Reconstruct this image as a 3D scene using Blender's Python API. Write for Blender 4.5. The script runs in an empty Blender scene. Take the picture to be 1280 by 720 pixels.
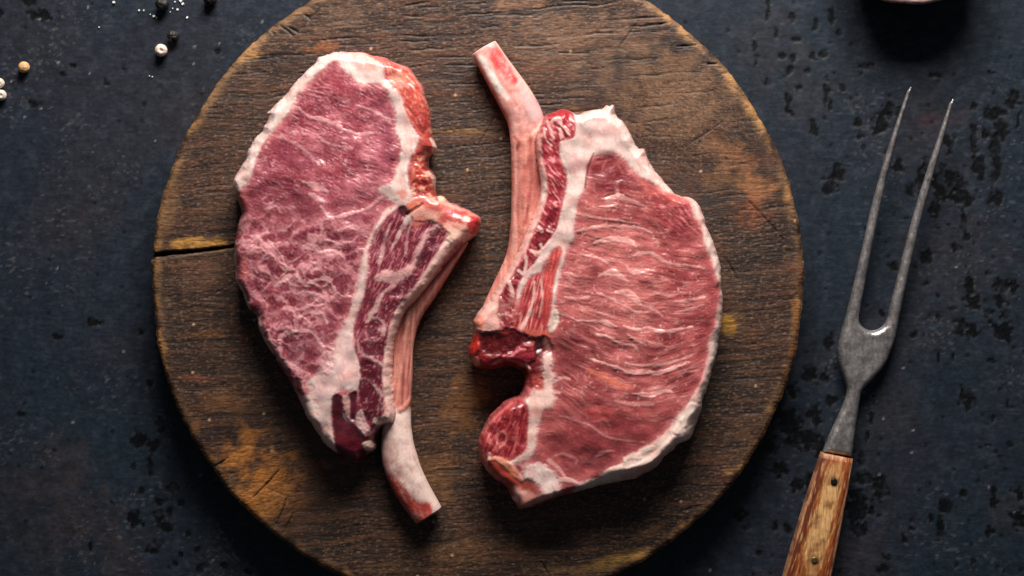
import bpy, math, random
import numpy as np
random.seed(7)
rng = np.random.default_rng(7)

# ------------------------------------------------------------------ scale, camera, light
S = 0.0004                       # metres per pixel of the 1280x720 photograph, on the table
H = 2250.0                       # camera height in the same units (0.9 m)
sc = bpy.context.scene
col = sc.collection

cam_d = bpy.data.cameras.new('camera'); cam = bpy.data.objects.new('camera', cam_d); col.objects.link(cam)
cam.location = (0, 0, H * S)
cam_d.sensor_width = 36.0
cam_d.lens = 36.0 * H / 1280.0
cam_d.clip_start = 0.01; cam_d.clip_end = 20
sc.camera = cam

world = bpy.data.worlds.new('World'); sc.world = world; world.use_nodes = True
bg = world.node_tree.nodes['Background']
bg.inputs['Color'].default_value = (0.80, 0.88, 1.0, 1); bg.inputs['Strength'].default_value = 0.06

def area_light(name, loc, target, size, power, color):
    d = bpy.data.lights.new(name, 'AREA'); d.shape = 'RECTANGLE'; d.size = size[0]; d.size_y = size[1]
    d.energy = power; d.color = color
    o = bpy.data.objects.new(name, d); col.objects.link(o); o.location = loc
    from mathutils import Vector
    o.rotation_euler = (Vector(target) - Vector(loc)).to_track_quat('-Z', 'Y').to_euler()
    return o
area_light('window_softbox', (0.05, 0.68, 0.43), (0.0, 0.0, 0.0), (0.44, 0.30), 13.6, (1.0, 0.965, 0.92))

sc.view_settings.view_transform = 'Standard'; sc.view_settings.look = 'None'
sc.view_settings.exposure = 0.0; sc.view_settings.gamma = 1.0
sc.view_settings.use_curve_mapping = False
sc.render.engine = 'CYCLES'

# ------------------------------------------------------------------ numpy helpers
def lin(c):
    c = np.asarray(c, float) / 255.0
    return np.where(c <= 0.04045, c / 12.92, ((c + 0.055) / 1.055) ** 2.4)

def sstep(a, b, x):
    t = np.clip((x - a) / (b - a), 0, 1)
    return t * t * (3 - 2 * t)

def _hash(ix, iy, seed):
    h = (ix.astype(np.int64) * 374761393 + iy.astype(np.int64) * 668265263 + seed * 974711) & 0xffffffff
    h = ((h ^ (h >> 13)) * 1274126177) & 0xffffffff
    h = h ^ (h >> 16)
    return h

def noise(x, y, seed=0):
    ix = np.floor(x).astype(np.int64); iy = np.floor(y).astype(np.int64)
    fx = x - ix; fy = y - iy
    ux = fx * fx * fx * (fx * (fx * 6 - 15) + 10); uy = fy * fy * fy * (fy * (fy * 6 - 15) + 10)
    def g(dx, dy):
        a = _hash(ix + dx, iy + dy, seed).astype(np.float64) * (2 * np.pi / 4294967296.0)
        return np.cos(a) * (fx - dx) + np.sin(a) * (fy - dy)
    a = g(0, 0); b = g(1, 0); c = g(0, 1); d = g(1, 1)
    return 1.5 * ((a + (b - a) * ux) + ((c + (d - c) * ux) - (a + (b - a) * ux)) * uy)

def fbm(x, y, sc_, oct=4, seed=0, gain=0.5):
    r = np.zeros_like(x); a = 1.0; f = 1.0 / sc_; t = 0
    for k in range(oct):
        r += a * noise(x * f + 17.3 * k, y * f - 9.1 * k, seed + k); t += a; a *= gain; f *= 2.03
    return r / t * 1.3

def rot(x, y, deg):
    a = math.radians(deg); c, s = math.cos(a), math.sin(a)
    return x * c + y * s, -x * s + y * c        # u runs along the direction, v across

def aniso(x, y, deg, la, lc, oct=3, seed=0):
    u, v = rot(x, y, deg)
    return fbm(u / la, v / lc, 1.0, oct, seed)

def worley(x, y, size, seed=0):
    x = x / size; y = y / size
    ix = np.floor(x).astype(np.int64); iy = np.floor(y).astype(np.int64)
    f1 = np.full(x.shape, 9.0); f2 = np.full(x.shape, 9.0); cid = np.zeros(x.shape)
    for dx in (-1, 0, 1):
        for dy in (-1, 0, 1):
            h = _hash(ix + dx, iy + dy, seed); h2 = _hash(ix + dx, iy + dy, seed + 77)
            px = ix + dx + (h % 1000) / 1000.0; py = iy + dy + (h2 % 1000) / 1000.0
            d = np.hypot(px - x, py - y)
            n = d < f1
            f2 = np.where(n, f1, np.minimum(f2, d)); cid = np.where(n, (h % 977) / 977.0, cid); f1 = np.where(n, d, f1)
    return f1, f2, cid

def smooth_poly(pts, closed=True, sub=4):
    P = np.asarray(pts, float); n = len(P); out = []
    rngk = range(n) if closed else range(n - 1)
    for i in rngk:
        if closed: p0, p1, p2, p3 = P[i - 1], P[i], P[(i + 1) % n], P[(i + 2) % n]
        else: p0, p1, p2, p3 = P[max(i - 1, 0)], P[i], P[i + 1], P[min(i + 2, n - 1)]
        for k in range(sub):
            t = k / sub
            out.append(0.5 * (2 * p1 + (p2 - p0) * t + (2 * p0 - 5 * p1 + 4 * p2 - p3) * t * t + (3 * p1 - p0 - 3 * p2 + p3) * t ** 3))
    if not closed: out.append(P[-1])
    return np.array(out)

def seg_dist(x, y, P, closed, W=None):
    """least distance to the polyline; with W also the width interpolated at the nearest point"""
    best = np.full(x.shape, 1e18); w = np.zeros(x.shape); n = len(P)
    for i in range(n if closed else n - 1):
        a = P[i]; b = P[(i + 1) % n]; d = b - a; L = d[0] ** 2 + d[1] ** 2 + 1e-12
        t = np.clip(((x - a[0]) * d[0] + (y - a[1]) * d[1]) / L, 0, 1)
        q = (x - a[0] - t * d[0]) ** 2 + (y - a[1] - t * d[1]) ** 2
        m = q < best
        best = np.where(m, q, best)
        if W is not None: w = np.where(m, W[i] + (W[(i + 1) % n] - W[i]) * t, w)
    return np.sqrt(best), w

def inside(x, y, P):
    r = np.zeros(x.shape, bool); n = len(P)
    for i in range(n):
        x0, y0 = P[i]; x1, y1 = P[(i + 1) % n]
        if y0 == y1: continue
        c = ((y0 > y) != (y1 > y))
        r ^= c & (x < (x1 - x0) * (y - y0) / (y1 - y0) + x0)
    return r

def sdf(x, y, P):
    d, _ = seg_dist(x, y, P, True)
    return np.where(inside(x, y, P), d, -d)

class Canvas:
    """points in picture-scale units with colour, height, roughness and a part index"""
    def __init__(s, x, y, base, rough=0.4):
        s.x = x; s.y = y; s.c = np.tile(lin(base), (len(x), 1)); s.h = np.zeros(len(x))
        s.r = np.full(len(x), rough); s.z = np.zeros(len(x), int)
        s.wob = fbm(x, y, 9.0, 3, 91); s.wobf = fbm(x, y, 3.6, 2, 97); s.wob2 = fbm(x, y, 26.0, 2, 191)
    def put(s, m, color=None, a=1.0, dh=0.0, rough=None, idx=None):
        I = slice(None) if idx is None else idx
        m = np.clip(m, 0, 1) * a
        if color is not None: s.c[I] = s.c[I] * (1 - m[:, None]) + lin(color) * m[:, None]
        if dh: s.h[I] = s.h[I] + dh * m
        if rough is not None: s.r[I] = s.r[I] * (1 - m) + rough * m
    def near(s, P, mar):
        lo = P.min(0) - mar; hi = P.max(0) + mar
        return np.nonzero((s.x > lo[0]) & (s.x < hi[0]) & (s.y > lo[1]) & (s.y < hi[1]))[0]
    def blob(s, pts, color=None, a=1.0, soft=2.0, wob=2.0, dh=0.0, rough=None, zone=None, smooth=True, flat=0.0):
        P = smooth_poly(pts) if smooth else np.asarray(pts, float)
        I = s.near(P, soft + wob * 2 + 2)
        if not len(I): return
        d = sdf(s.x[I], s.y[I], P)
        if zone is not None: s.z[I[d > 0]] = zone
        d = d + s.wob[I] * wob + s.wob2[I] * wob * 0.5
        if zone is not None and color[1] > 180:
            s.put(sstep(-11, 3, d + 2.5 * s.wobf[I]), (208, 120, 122), .6, idx=I); d = d + 1.4 * s.wobf[I]; soft = soft + 1.2
        if zone is not None or flat: s.h[I] *= 1 - sstep(-soft, soft, d) * max(flat, 0.85)
        s.put(sstep(-soft, soft, d), color, a, dh, rough, I)
    def stroke(s, pts, w, color=None, a=1.0, soft=1.2, wob=1.0, dh=0.0, rough=None, breaks=0.0, sub=4):
        pts = np.asarray(pts, float); n = len(pts)
        P = smooth_poly(pts, False, sub)
        W = np.interp(np.linspace(0, n - 1, len(P)), np.arange(n), np.broadcast_to(np.asarray(w, float), (n,)) if np.ndim(w) == 0 or len(w) == n
                      else np.interp(np.linspace(0, 1, n), np.linspace(0, 1, len(w)), w))
        I = s.near(P, W.max() + soft + wob * 2 + 2)
        if not len(I): return
        d, ww = seg_dist(s.x[I], s.y[I], P, False, W)
        d = ww / 2 - d + s.wob[I] * wob
        m = sstep(-soft, soft, d)
        if breaks: m = m * (1 - breaks * sstep(-0.1, 0.35, fbm(s.x[I], s.y[I], 11, 2, 333)))
        s.put(m, color, a, dh, rough, I)

# ------------------------------------------------------------------ blender helpers
def tag(o, label=None, cat=None, group=None, kind=None):
    if label: o['label'] = label
    if cat: o['category'] = cat
    if group: o['group'] = group
    if kind: o['kind'] = kind
    return o

def empty(name, loc, label, cat, group=None):
    o = bpy.data.objects.new(name, None); col.objects.link(o); o.location = loc; o.empty_display_size = 0.01
    return tag(o, label, cat, group)

def mesh_obj(name, V, F, mat, parent=None, C=None, R=None, N=None, smooth=True):
    """V (n,3) metres, F (m,4) or (m,3) ints; C linear colour per vertex, R roughness per vertex, N custom normals"""
    me = bpy.data.meshes.new(name); V = np.ascontiguousarray(V, np.float32); F = np.ascontiguousarray(F, np.int32)
    me.vertices.add(len(V)); me.vertices.foreach_set('co', V.ravel())
    k = F.shape[1]
    me.loops.add(F.size); me.loops.foreach_set('vertex_index', F.ravel())
    me.polygons.add(len(F)); me.polygons.foreach_set('loop_start', np.arange(0, F.size, k, dtype=np.int32))
    me.polygons.foreach_set('loop_total', np.full(len(F), k, np.int32))
    me.update(calc_edges=True)
    me.polygons.foreach_set('use_smooth', np.full(len(F), smooth, bool))
    if C is not None:
        at = me.attributes.new('tint', 'FLOAT_COLOR', 'POINT')
        at.data.foreach_set('color', np.concatenate([C, np.ones((len(C), 1))], 1).astype(np.float32).ravel())
    if R is not None:
        at = me.attributes.new('gloss_rough', 'FLOAT', 'POINT'); at.data.foreach_set('value', R.astype(np.float32))
    if N is not None: me.normals_split_custom_set_from_vertices(N.astype(np.float32))
    me.materials.append(mat)
    o = bpy.data.objects.new(name, me); col.objects.link(o)
    if parent is not None: o.parent = parent
    return o

def vnormals(V, F):
    N = np.zeros_like(V)
    if F.shape[1] == 4: fn = np.cross(V[F[:, 2]] - V[F[:, 0]], V[F[:, 3]] - V[F[:, 1]])
    else: fn = np.cross(V[F[:, 1]] - V[F[:, 0]], V[F[:, 2]] - V[F[:, 0]])
    for k in range(F.shape[1]):
        for a in range(3): N[:, a] += np.bincount(F[:, k], fn[:, a], len(V))
    return N / (np.linalg.norm(N, axis=1, keepdims=True) + 1e-20)

def plane_xy(px, py, z):
    """picture-scale coordinates of something whose face lies at height z -> metres"""
    f = S * (H - z) / H
    return (px - 640) * f, -(py - 360) * f

def node_mat(name, build):
    m = bpy.data.materials.new(name); m.use_nodes = True; nt = m.node_tree
    bs = nt.nodes['Principled BSDF']; build(nt, bs, nt.links); return m

def attr(nt, name):
    n = nt.nodes.new('ShaderNodeAttribute'); n.attribute_name = name; return n
def tex_noise(nt, scale, detail=4, rough=0.55, vec=None, stretch=None):
    n = nt.nodes.new('ShaderNodeTexNoise'); n.inputs['Scale'].default_value = scale
    n.inputs['Detail'].default_value = detail; n.inputs['Roughness'].default_value = rough
    tc = nt.nodes.new('ShaderNodeTexCoord'); mp = nt.nodes.new('ShaderNodeMapping')
    if stretch: mp.inputs['Scale'].default_value = stretch[:3]; mp.inputs['Rotation'].default_value = (0, 0, stretch[3] if len(stretch) > 3 else 0)
    nt.links.new(tc.outputs['Object'], mp.inputs['Vector']); nt.links.new(mp.outputs['Vector'], n.inputs['Vector'])
    return n
def ramp(nt, src, a, b, lo=0.3, hi=0.7):
    m = nt.nodes.new('ShaderNodeMapRange'); m.inputs['From Min'].default_value = lo; m.inputs['From Max'].default_value = hi
    m.inputs['To Min'].default_value = a; m.inputs['To Max'].default_value = b; nt.links.new(src, m.inputs['Value']); return m.outputs['Result']
def mul(nt, a, b):
    m = nt.nodes.new('ShaderNodeMix'); m.data_type = 'RGBA'; m.blend_type = 'MULTIPLY'; m.inputs['Factor'].default_value = 1
    nt.links.new(a, m.inputs['A']); nt.links.new(b, m.inputs['B']); return m.outputs['Result']
def add_rough(nt, a, b):
    m = nt.nodes.new('ShaderNodeMath'); m.operation = 'ADD'; m.use_clamp = True; nt.links.new(a, m.inputs[0]); nt.links.new(b, m.inputs[1]); return m.outputs[0]
def bump(nt, bs, src, strength, dist):
    b = nt.nodes.new('ShaderNodeBump'); b.inputs['Strength'].default_value = strength; b.inputs['Distance'].default_value = dist
    nt.links.new(src, b.inputs['Height']); nt.links.new(b.outputs['Normal'], bs.inputs['Normal'])

def m_meat(nt, bs, L):
    a = attr(nt, 'tint'); n = tex_noise(nt, 900, 3); L.new(mul(nt, a.outputs['Color'], ramp(nt, n.outputs['Fac'], 0.92, 1.07)), bs.inputs['Base Color'])
    L.new(add_rough(nt, attr(nt, 'gloss_rough').outputs['Fac'], ramp(nt, tex_noise(nt, 420, 3).outputs['Fac'], -0.1, 0.12)), bs.inputs['Roughness'])
    bs.inputs['Subsurface Weight'].default_value = 0.2; bs.inputs['Subsurface Radius'].default_value = (1.0, 0.35, 0.25); bs.inputs['Subsurface Scale'].default_value = 0.0014
    bs.inputs['Specular IOR Level'].default_value = 0.5
    bs.inputs['Coat Weight'].default_value = 0.35; bs.inputs['Coat Roughness'].default_value = 0.22
    bump(nt, bs, tex_noise(nt, 800, 4).outputs['Fac'], 0.4, 0.0005)
    L.new(ramp(nt, attr(nt, 'gloss_rough').outputs['Fac'], 0.45, 0.07, .36, .45), bs.inputs['Normal'].links[0].from_node.inputs['Strength'])
def m_wood(nt, bs, L):
    a = attr(nt, 'tint'); n = tex_noise(nt, 1.0, 5, 0.65, stretch=(260, 1500, 900))
    L.new(mul(nt, a.outputs['Color'], ramp(nt, n.outputs['Fac'], 0.62, 1.4)), bs.inputs['Base Color'])
    L.new(attr(nt, 'gloss_rough').outputs['Fac'], bs.inputs['Roughness'])
    bs.inputs['Specular IOR Level'].default_value = 0.35
    bump(nt, bs, n.outputs['Fac'], 0.6, 0.0004)
def m_table(nt, bs, L):
    a = attr(nt, 'tint'); n = tex_noise(nt, 1.0, 6, 0.7, stretch=(380, 480, 500))
    L.new(mul(nt, a.outputs['Color'], ramp(nt, n.outputs['Fac'], 0.6, 1.45)), bs.inputs['Base Color'])
    L.new(attr(nt, 'gloss_rough').outputs['Fac'], bs.inputs['Roughness'])
    bs.inputs['Specular IOR Level'].default_value = 0.22
    bump(nt, bs, n.outputs['Fac'], 0.32, 0.0005)
M_MEAT = node_mat('raw_meat', m_meat)
M_BOARD = node_mat('old_oak', m_wood)
M_TABLE = node_mat('painted_tabletop', m_table)

# ------------------------------------------------------------------ the table top
BOARD_C = (597.0, 350.0); BOARD_R = 406.0; BOARD_Z = 56.0

def build_table():
    fine_x = np.arange(-24, 1305, 2.0); fine_y = np.arange(-24, 745, 2.0)
    out = np.array([30, 80, 160, 300, 500, 800, 1200, 1700.0])
    gx = np.concatenate([fine_x[0] - out[::-1], fine_x, fine_x[-1] + out]); gy = np.concatenate([fine_y[0] - out[::-1], fine_y, fine_y[-1] + out])
    X, Y = np.meshgrid(gx, gy); x = X.ravel(); y = Y.ravel()
    c = Canvas(x, y, (29, 36, 46), 0.5)
    big = fbm(x, y, 230, 3, 5); c.put(sstep(0.0, 0.55, big), (35, 35, 43), 0.8)
    c.put(sstep(0.05, 0.5, -big), (24, 37, 46), 0.7)
    # brown scuffed areas where the paint wore thin
    for (px, py, r, a) in ((85, 585, 50, .75), (95, 645, 55, .8), (150, 690, 45, .85), (30, 610, 40, .5), (60, 690, 50, .4), (240, 150, 60, .45), (120, 215, 80, .3),
                           (960, 60, 60, .4), (1010, 110, 60, .35), (1200, 330, 90, .35), (1110, 520, 60, .4), (1120, 430, 60, .25), (100, 280, 50, .35), (1160, 150, 50, .4), (1085, 690, 40, .5), (1260, 640, 40, .5)):
        d = np.hypot(x - px, y - py) / r + 0.5 * c.wob2
        c.put(sstep(1.1, 0.2, d), (52, 44, 46), a * .8)
    c.put(sstep(1.0, .2, np.hypot((x - 1165) / 45, (y - 150) / 12) + .5 * c.wob2), (66, 32, 38), .4)
    # brushed strokes and scratches, mostly level
    st = aniso(x, y, 3, 26, 3.4, 3, 41); c.put(sstep(0.12, 0.6, st), (50, 57, 66), 0.30, dh=0.15)
    c.put(sstep(0.12, 0.6, -st), (17, 20, 26), 0.36, dh=-0.15)
    rg = .25 + .75 * sstep(-.1, .4, fbm(x, y, 150, 2, 44))
    fl = aniso(x, y, -8, 12, 4.0, 2, 43) + 0.35 * fbm(x, y, 60, 2, 48); c.put(sstep(0.50, 0.8, fl) * rg, (92, 92, 96), 0.40, dh=0.4)
    fl = aniso(x, y, 35, 9, 3.0, 2, 47) + 0.45 * fbm(x, y, 80, 2, 49); c.put(sstep(0.58, 0.85, fl) * rg, (100, 92, 88), 0.5, dh=0.5)
    r = random.Random(3)
    # paint drops and pits, where they lie
    SP = [(1017,160,6,10),(1073,153,6,5),(1102,155,12,14),(1115,138,11,9),(1075,172,4,4),(1078,185,4,4),(1048,217,8,12),(1037,232,10,12),(1123,207,7,8),(1217,133,5,5),
          (1243,140,13,9),(1233,167,8,8),(1252,160,9,15),(1244,198,7,32),(1217,175,5,20),(1224,207,8,18),(1187,177,8,12),(1157,205,7,9),(1187,222,10,13),(1267,125,9,11),(1273,147,3,12),
          (1141,238,9,9),(1151,226,7,14),(1174,234,9,20),(1168,261,7,11),(1197,230,12,12),(1203,247,15,11),(1204,273,4,14),(1207,294,6,7),(1195,310,6,6),(1158,321,7,8),(1116,333,7,6),
          (1244,249,11,8),(1213,358,7,12),(1217,378,9,11),(1201,409,10,10),(1217,413,8,9),(1254,358,11,10),(1267,358,7,8),(1252,374,9,9),(1254,415,12,14),(1256,393,6,5),(1238,390,6,4),(1232,397,3,3),(1238,402,3,3),
          (1236,341,6,4),(1172,397,3,5),(1193,386,7,3),(1102,393,4,5),(1160,353,3,3),(1172,370,3,3),(1142,418,4,5),
          (1208,496,12,12),(1210,511,4,4),(1204,615,5,7),(1180,634,8,10),(1177,658,7,10),(1130,673,5,6),(1142,661,6,4),(1163,648,4,8),(1110,697,4,4),(1103,711,8,6),(1237,665,6,7),(1241,630,6,6),(1243,615,3,8),
          (1217,702,4,4),(1274,619,6,8),(1274,650,10,12),(1239,450,5,4),(1173,446,2,7),(1192,446,2,7),(1260,504,2,7),(1241,523,3,6),(1262,555,4,4),(1235,556,4,3),(1244,565,3,3),(1089,525,3,9),(1084,545,3,7),(1077,575,6,9),
          (1099,611,10,14),(1080,599,12,10),(1072,634,15,22),(1074,661,10,10),(1090,640,6,6),
          (1037,428,6,10),(1012,466,9,12),(985,528,16,18),(1003,548,18,14),(975,587,11,9),(996,607,8,9),(925,645,8,8),(935,660,5,5),(969,657,5,6),(1018,520,9,14),(1025,560,10,12),(960,560,10,10),(1030,470,6,8),(1040,500,6,9),(1015,600,8,10),(990,490,7,8),
          (950,690,5,4),(985,660,5,8),(1030,640,4,8),
          (1033,117,4,14),(1038,133,3,7),(985,127,4,15),(988,141,4,6),(977,72,5,6),(993,73,5,6),(1017,70,5,6),(1030,68,5,7),(988,88,4,6),(995,50,5,4),(997,112,5,5),(1052,110,5,5),(1032,97,5,6),(960,103,4,6),(970,40,3,7),
          (943,55,3,10),(945,75,3,8),(1010,90,3,5),(1020,30,4,8),(1040,20,4,10),(990,20,4,7),(960,20,3,8),(1050,40,4,6),(962,5,3,8),(1083,82,8,5),(1170,95,7,4),(1240,90,5,3),
          (118,163+240,9,6),(71,421,6,5),(176,415,4,4),(90,82,5,4),(39,130,7,5),(50,19,17,8),(36,3,9,5),(1,17,4,6),(78,92,4,4),(133,106,4,3),(155,86,3,3),(180,130,3,4),(270,64,4,4),
          (173,550,12,10),(200,530,5,12),(192,557,8,8),(187,583,3,15),(176,613,4,5),(165,582,4,4),(215,612,7,7),(167,647,9,12),(197,647,8,10),(200,627,9,5),(208,657,8,8),(198,678,6,7),(188,688,8,6),
          (227,692,4,4),(246,687,4,4),(220,705,4,4),(253,710,8,5),(280,707,5,4),(235,667,4,4),(26,517,5,5),(113,680,3,7),(188,480,6,4),(225,630,6,5),(178,655,4,3),(310,715,5,4),(212,640,4,5)]
    for (px, py, rx, ry) in SP:
        I = np.nonzero((abs(x - px) < rx * 2.2 + 4) & (abs(y - py) < ry * 2.2 + 4))[0]
        ox = r.uniform(0, 900)
        w = fbm(x[I] + ox, y[I], 9, 3, 61)
        d = np.hypot((x[I] - px) / rx, (y[I] - py) / ry) + 0.75 * w
        m = sstep(1.18, 0.82, d)
        c.put(m, (5, 5, 6), 0.96, -0.8, 0.42, I)
        inn = fbm(x[I] + ox, y[I], 4.5, 2, 63); c.put(m * sstep(0.2, 0.6, inn), (34, 37, 40), 0.35, 0.7, None, I)  # glints painted inside the pit
        rim = sstep(0.3, 0.0, abs(d - 1.12)) * sstep(0.0, 0.5, w); c.put(rim, (70, 74, 78), 0.35, 0.5, None, I)  # highlight painted round its edge
    ml = fbm(x, y, 16, 4, 71); c.put(sstep(.05, .6, ml), (52, 56, 65), .36, .3); c.put(sstep(.05, .6, -ml), (18, 22, 27), .45, -.3)
    # a sprinkle of tiny pits everywhere, more to the right
    f1, f2, cid = worley(x, y, 24, 12); dens = 0.1 + 0.28 * sstep(850, 1200, x) + .2 * sstep(0.1, .6, fbm(x, y, 130, 2, 18))
    c.put(sstep(0.15, 0.07, f1 + .05 * c.wob) * (cid < dens), (12, 12, 15), 0.85, -0.6)
    f1, f2, cid = worley(x, y, 17, 13); c.put(sstep(0.13, 0.04, f1) * (cid < 0.012 + .05 * sstep(.1, .5, big)), (130, 126, 124), 0.8, 0.6)
    h = c.h + 1.0 * fbm(x, y, 120, 3, 8)
    xm, ym = plane_xy(x, y, 0.0)
    V = np.stack([xm, ym, h * S], 1); nx = len(gx); ny = len(gy)
    i = np.arange(nx * ny).reshape(ny, nx); F = np.stack([i[1:, :-1].ravel(), i[1:, 1:].ravel(), i[:-1, 1:].ravel(), i[:-1, :-1].ravel()], 1)
    o = mesh_obj('table', V, F, M_TABLE, None, c.c, c.r); o['kind'] = 'structure'
    o['label'] = 'dark slate blue painted tabletop with black pits and drips'
build_table()

# ------------------------------------------------------------------ the round board
def build_board():
    cx, cy = BOARD_C; R = BOARD_R; step = 1.25
    n = int(R / step) + 3
    g = np.arange(-n, n + 1) * step; X, Y = np.meshgrid(cx + g, cy + g); sh = X.shape
    x = X.ravel(); y = Y.ravel(); ang = np.arctan2(y - cy, x - cx)
    # the edge is not quite true: nicks and flats
    er = R + 2.2 * fbm(np.cos(ang) * 300, np.sin(ang) * 300, 60, 3, 21) + 0.7 * fbm(np.cos(ang) * 406, np.sin(ang) * 406, 14, 2, 22)
    d = er - np.hypot(x - cx, y - cy)
    c = Canvas(x, y, (57, 39, 31), 0.52)
    wx = x + 5 * fbm(x, y, 70, 2, 31); wy = y + 3.5 * fbm(x, y, 60, 2, 32)
    wD = sstep(0.25, 1.0, 1.25 - np.hypot((x - 860) / 190, (y - 150) / 150))            # grain swings round the knot, upper right
    wE = sstep(0.2, 1.0, 1.3 - np.hypot((x - 320) / 130, (y - 600) / 110))
    def grain(la, lc, o, s): 
        a = aniso(wx, wy, -3, la, lc, o, s); b = aniso(wx, wy, 33, la * .7, lc, o, s + 7); e = aniso(wx, wy, -22, la, lc, o, s + 9)
        r = a * (1 - wD) + b * wD; return r * (1 - wE) + e * wE
    big = fbm(x, y, 150, 3, 33); mid = fbm(x, y, 46, 3, 34)
    c.put(sstep(-0.1, 0.6, big), (76, 48, 35), 0.6); c.put(sstep(0.05, 0.6, -big), (40, 28, 24), 0.8)
    c.put(sstep(0.1, 0.6, mid), (90, 54, 36), 0.5); c.put(sstep(0.1, 0.6, -mid), (32, 23, 20), 0.65)
    def patch(px, py, rx, ry, colr, a, deg=0, wob=.7):
        u, v = rot(x - px, y - py, deg); q = np.hypot(u / rx, v / ry) + wob * fbm(x, y, 22, 3, 35)
        c.put(sstep(1.2, 0.2, q), colr, min(1, a * 1.0))
    gold = (186, 116, 46); rust = (142, 72, 40); ochre = (160, 116, 44)
    for p in ((245, 305, 62, 9, (196, 140, 62), .95, -3), (212, 262, 12, 55, (128, 92, 56), .6, 12), (330, 605, 58, 34, gold, .85, -25), (300, 570, 40, 16, gold, .8, -10), (285, 500, 42, 24, (120, 76, 42), .6, 0),
              (370, 640, 30, 26, (132, 80, 40), .7, 0), (580, 505, 30, 42, (140, 92, 50), .75, 0), (545, 590, 26, 46, (126, 84, 46), .6, 0), (912, 403, 14, 16, (190, 136, 40), .9, 0), (915, 195, 40, 22, (150, 98, 62), .6, 30),
              (948, 236, 26, 20, (160, 104, 64), .75, 20), (900, 225, 30, 18, (134, 92, 56), .5, 0), (940, 270, 26, 26, rust, .5, 0), (996, 395, 8, 36, (158, 98, 44), .75, 0), (990, 440, 8, 20, (150, 96, 44), .5, 0), (880, 350, 34, 50, (120, 76, 44), .45, 0),
              (770, 700, 46, 9, (170, 128, 54), .85, -12), (700, 712, 50, 9, (130, 94, 56), .6, 0), (580, 690, 60, 20, (120, 84, 52), .6, 0), (575, 166, 50, 5, (150, 108, 60), .8, 1), (400, 60, 22, 8, (160, 94, 50), .6, -10), (315, 70, 14, 5, (200, 146, 90), .7, -12),
              (250, 340, 40, 22, (104, 70, 52), .6, 0), (255, 418, 34, 6, (150, 96, 50), .6, -4), (245, 473, 26, 6, (146, 70, 44), .7, 3), (930, 540, 30, 14, (110, 78, 52), .5, 30), (910, 590, 8, 6, (160, 110, 60), .8, 0), (700, 60, 120, 50, (104, 78, 60), .55, 0),
              (840, 120, 90, 60, (112, 84, 58), .55, 30), (560, 400, 24, 40, (96, 68, 48), .5, 0), (420, 25, 60, 20, (104, 78, 58), .6, -20), (560, 330, 34, 40, (90, 66, 48), .4, 0), (210, 400, 16, 30, (98, 76, 58), .6, 0),
              (655, 5, 50, 6, (150, 104, 70), .6, 0), (750, 150, 60, 14, (120, 88, 56), .5, 12), (720, 40, 90, 36, (118, 84, 62), .6, 8), (850, 110, 60, 60, (122, 86, 60), .55, 40), (330, 640, 40, 14, gold, .7, -30), (310, 545, 26, 14, gold, .6, -20), (600, 480, 16, 20, (150, 94, 44), .6, 0), (640, 690, 50, 14, (124, 86, 52), .55, 0), (820, 660, 30, 8, (130, 92, 54), .5, -30), (240, 540, 8, 22, (140, 92, 52), .6, 25), (985, 470, 8, 30, (150, 94, 46), .6, -12), (560, 300, 24, 16, (112, 72, 46), .5, 0), (500, 50, 40, 12, (112, 78, 54), .5, 0)): patch(*p)
    for p in ((690, 690, 120, 30, (38, 27, 22), .5), (540, 420, 40, 60, (34, 26, 22), .6), (230, 430, 50, 70, (44, 32, 26), .6), (400, 690, 120, 60, (34, 25, 21), .65), (580, 260, 50, 90, (44, 32, 27), .55), (900, 470, 80, 60, (40, 30, 26), .6), (940, 320, 50, 40, (38, 30, 27), .6), (860, 640, 60, 50, (34, 26, 22), .6), (520, 60, 60, 40, (50, 37, 31), .5), (300, 170, 60, 60, (58, 45, 37), .4), (420, 660, 90, 50, (42, 31, 25), .7), (680, 665, 80, 16, (44, 33, 27), .6), (890, 520, 50, 60, (44, 35, 31), .7), (870, 255, 50, 30, (44, 40, 38), .55), (930, 330, 40, 50, (52, 43, 38), .5),
              (560, 250, 40, 80, (60, 46, 37), .4), (330, 480, 40, 60, (52, 40, 33), .4)): patch(*p)
    # rough-sawn fibres
    g1 = grain(13, 2.1, 3, 51); g2 = grain(30, 3.8, 3, 57); g3 = grain(5, 1.7, 2, 61)
    c.put(sstep(0.12, 0.62, g2), (92, 64, 48), 0.34, 0.3); c.put(sstep(0.12, 0.6, -g2), (32, 23, 19), 0.5, -0.4)
    c.put(sstep(0.14, 0.6, g1), (134, 96, 72), 0.38, 0.5); c.put(sstep(0.14, 0.55, -g1), (22, 16, 13), 0.55, -0.5)
    c.put(sstep(0.25, 0.7, g3), (184, 140, 106), 0.3, 0.6); c.put(sstep(0.25, 0.65, -g3), (24, 18, 15), 0.45, -0.5)
    lg = aniso(wx, wy, -3, 150, 7, 3, 67) * (1 - .6 * wD); c.put(sstep(.12, .55, lg), (104, 66, 44), .4, .3); c.put(sstep(.12, .55, -lg), (36, 26, 21), .5, -.5)
    # long open checks
    ck = aniso(wx, wy, -4, 95, 3.4, 2, 71); up = sstep(330, 60, y) * (1 - .75 * wD)
    c.put(sstep(0.42, 0.66, ck) * (0.25 + .75 * up), (18, 13, 11), 0.9, -1.6)
    c.put(sstep(0.42, 0.66, -ck) * (0.3 + .5 * up), (136, 106, 80), 0.4, 0.6)
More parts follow.
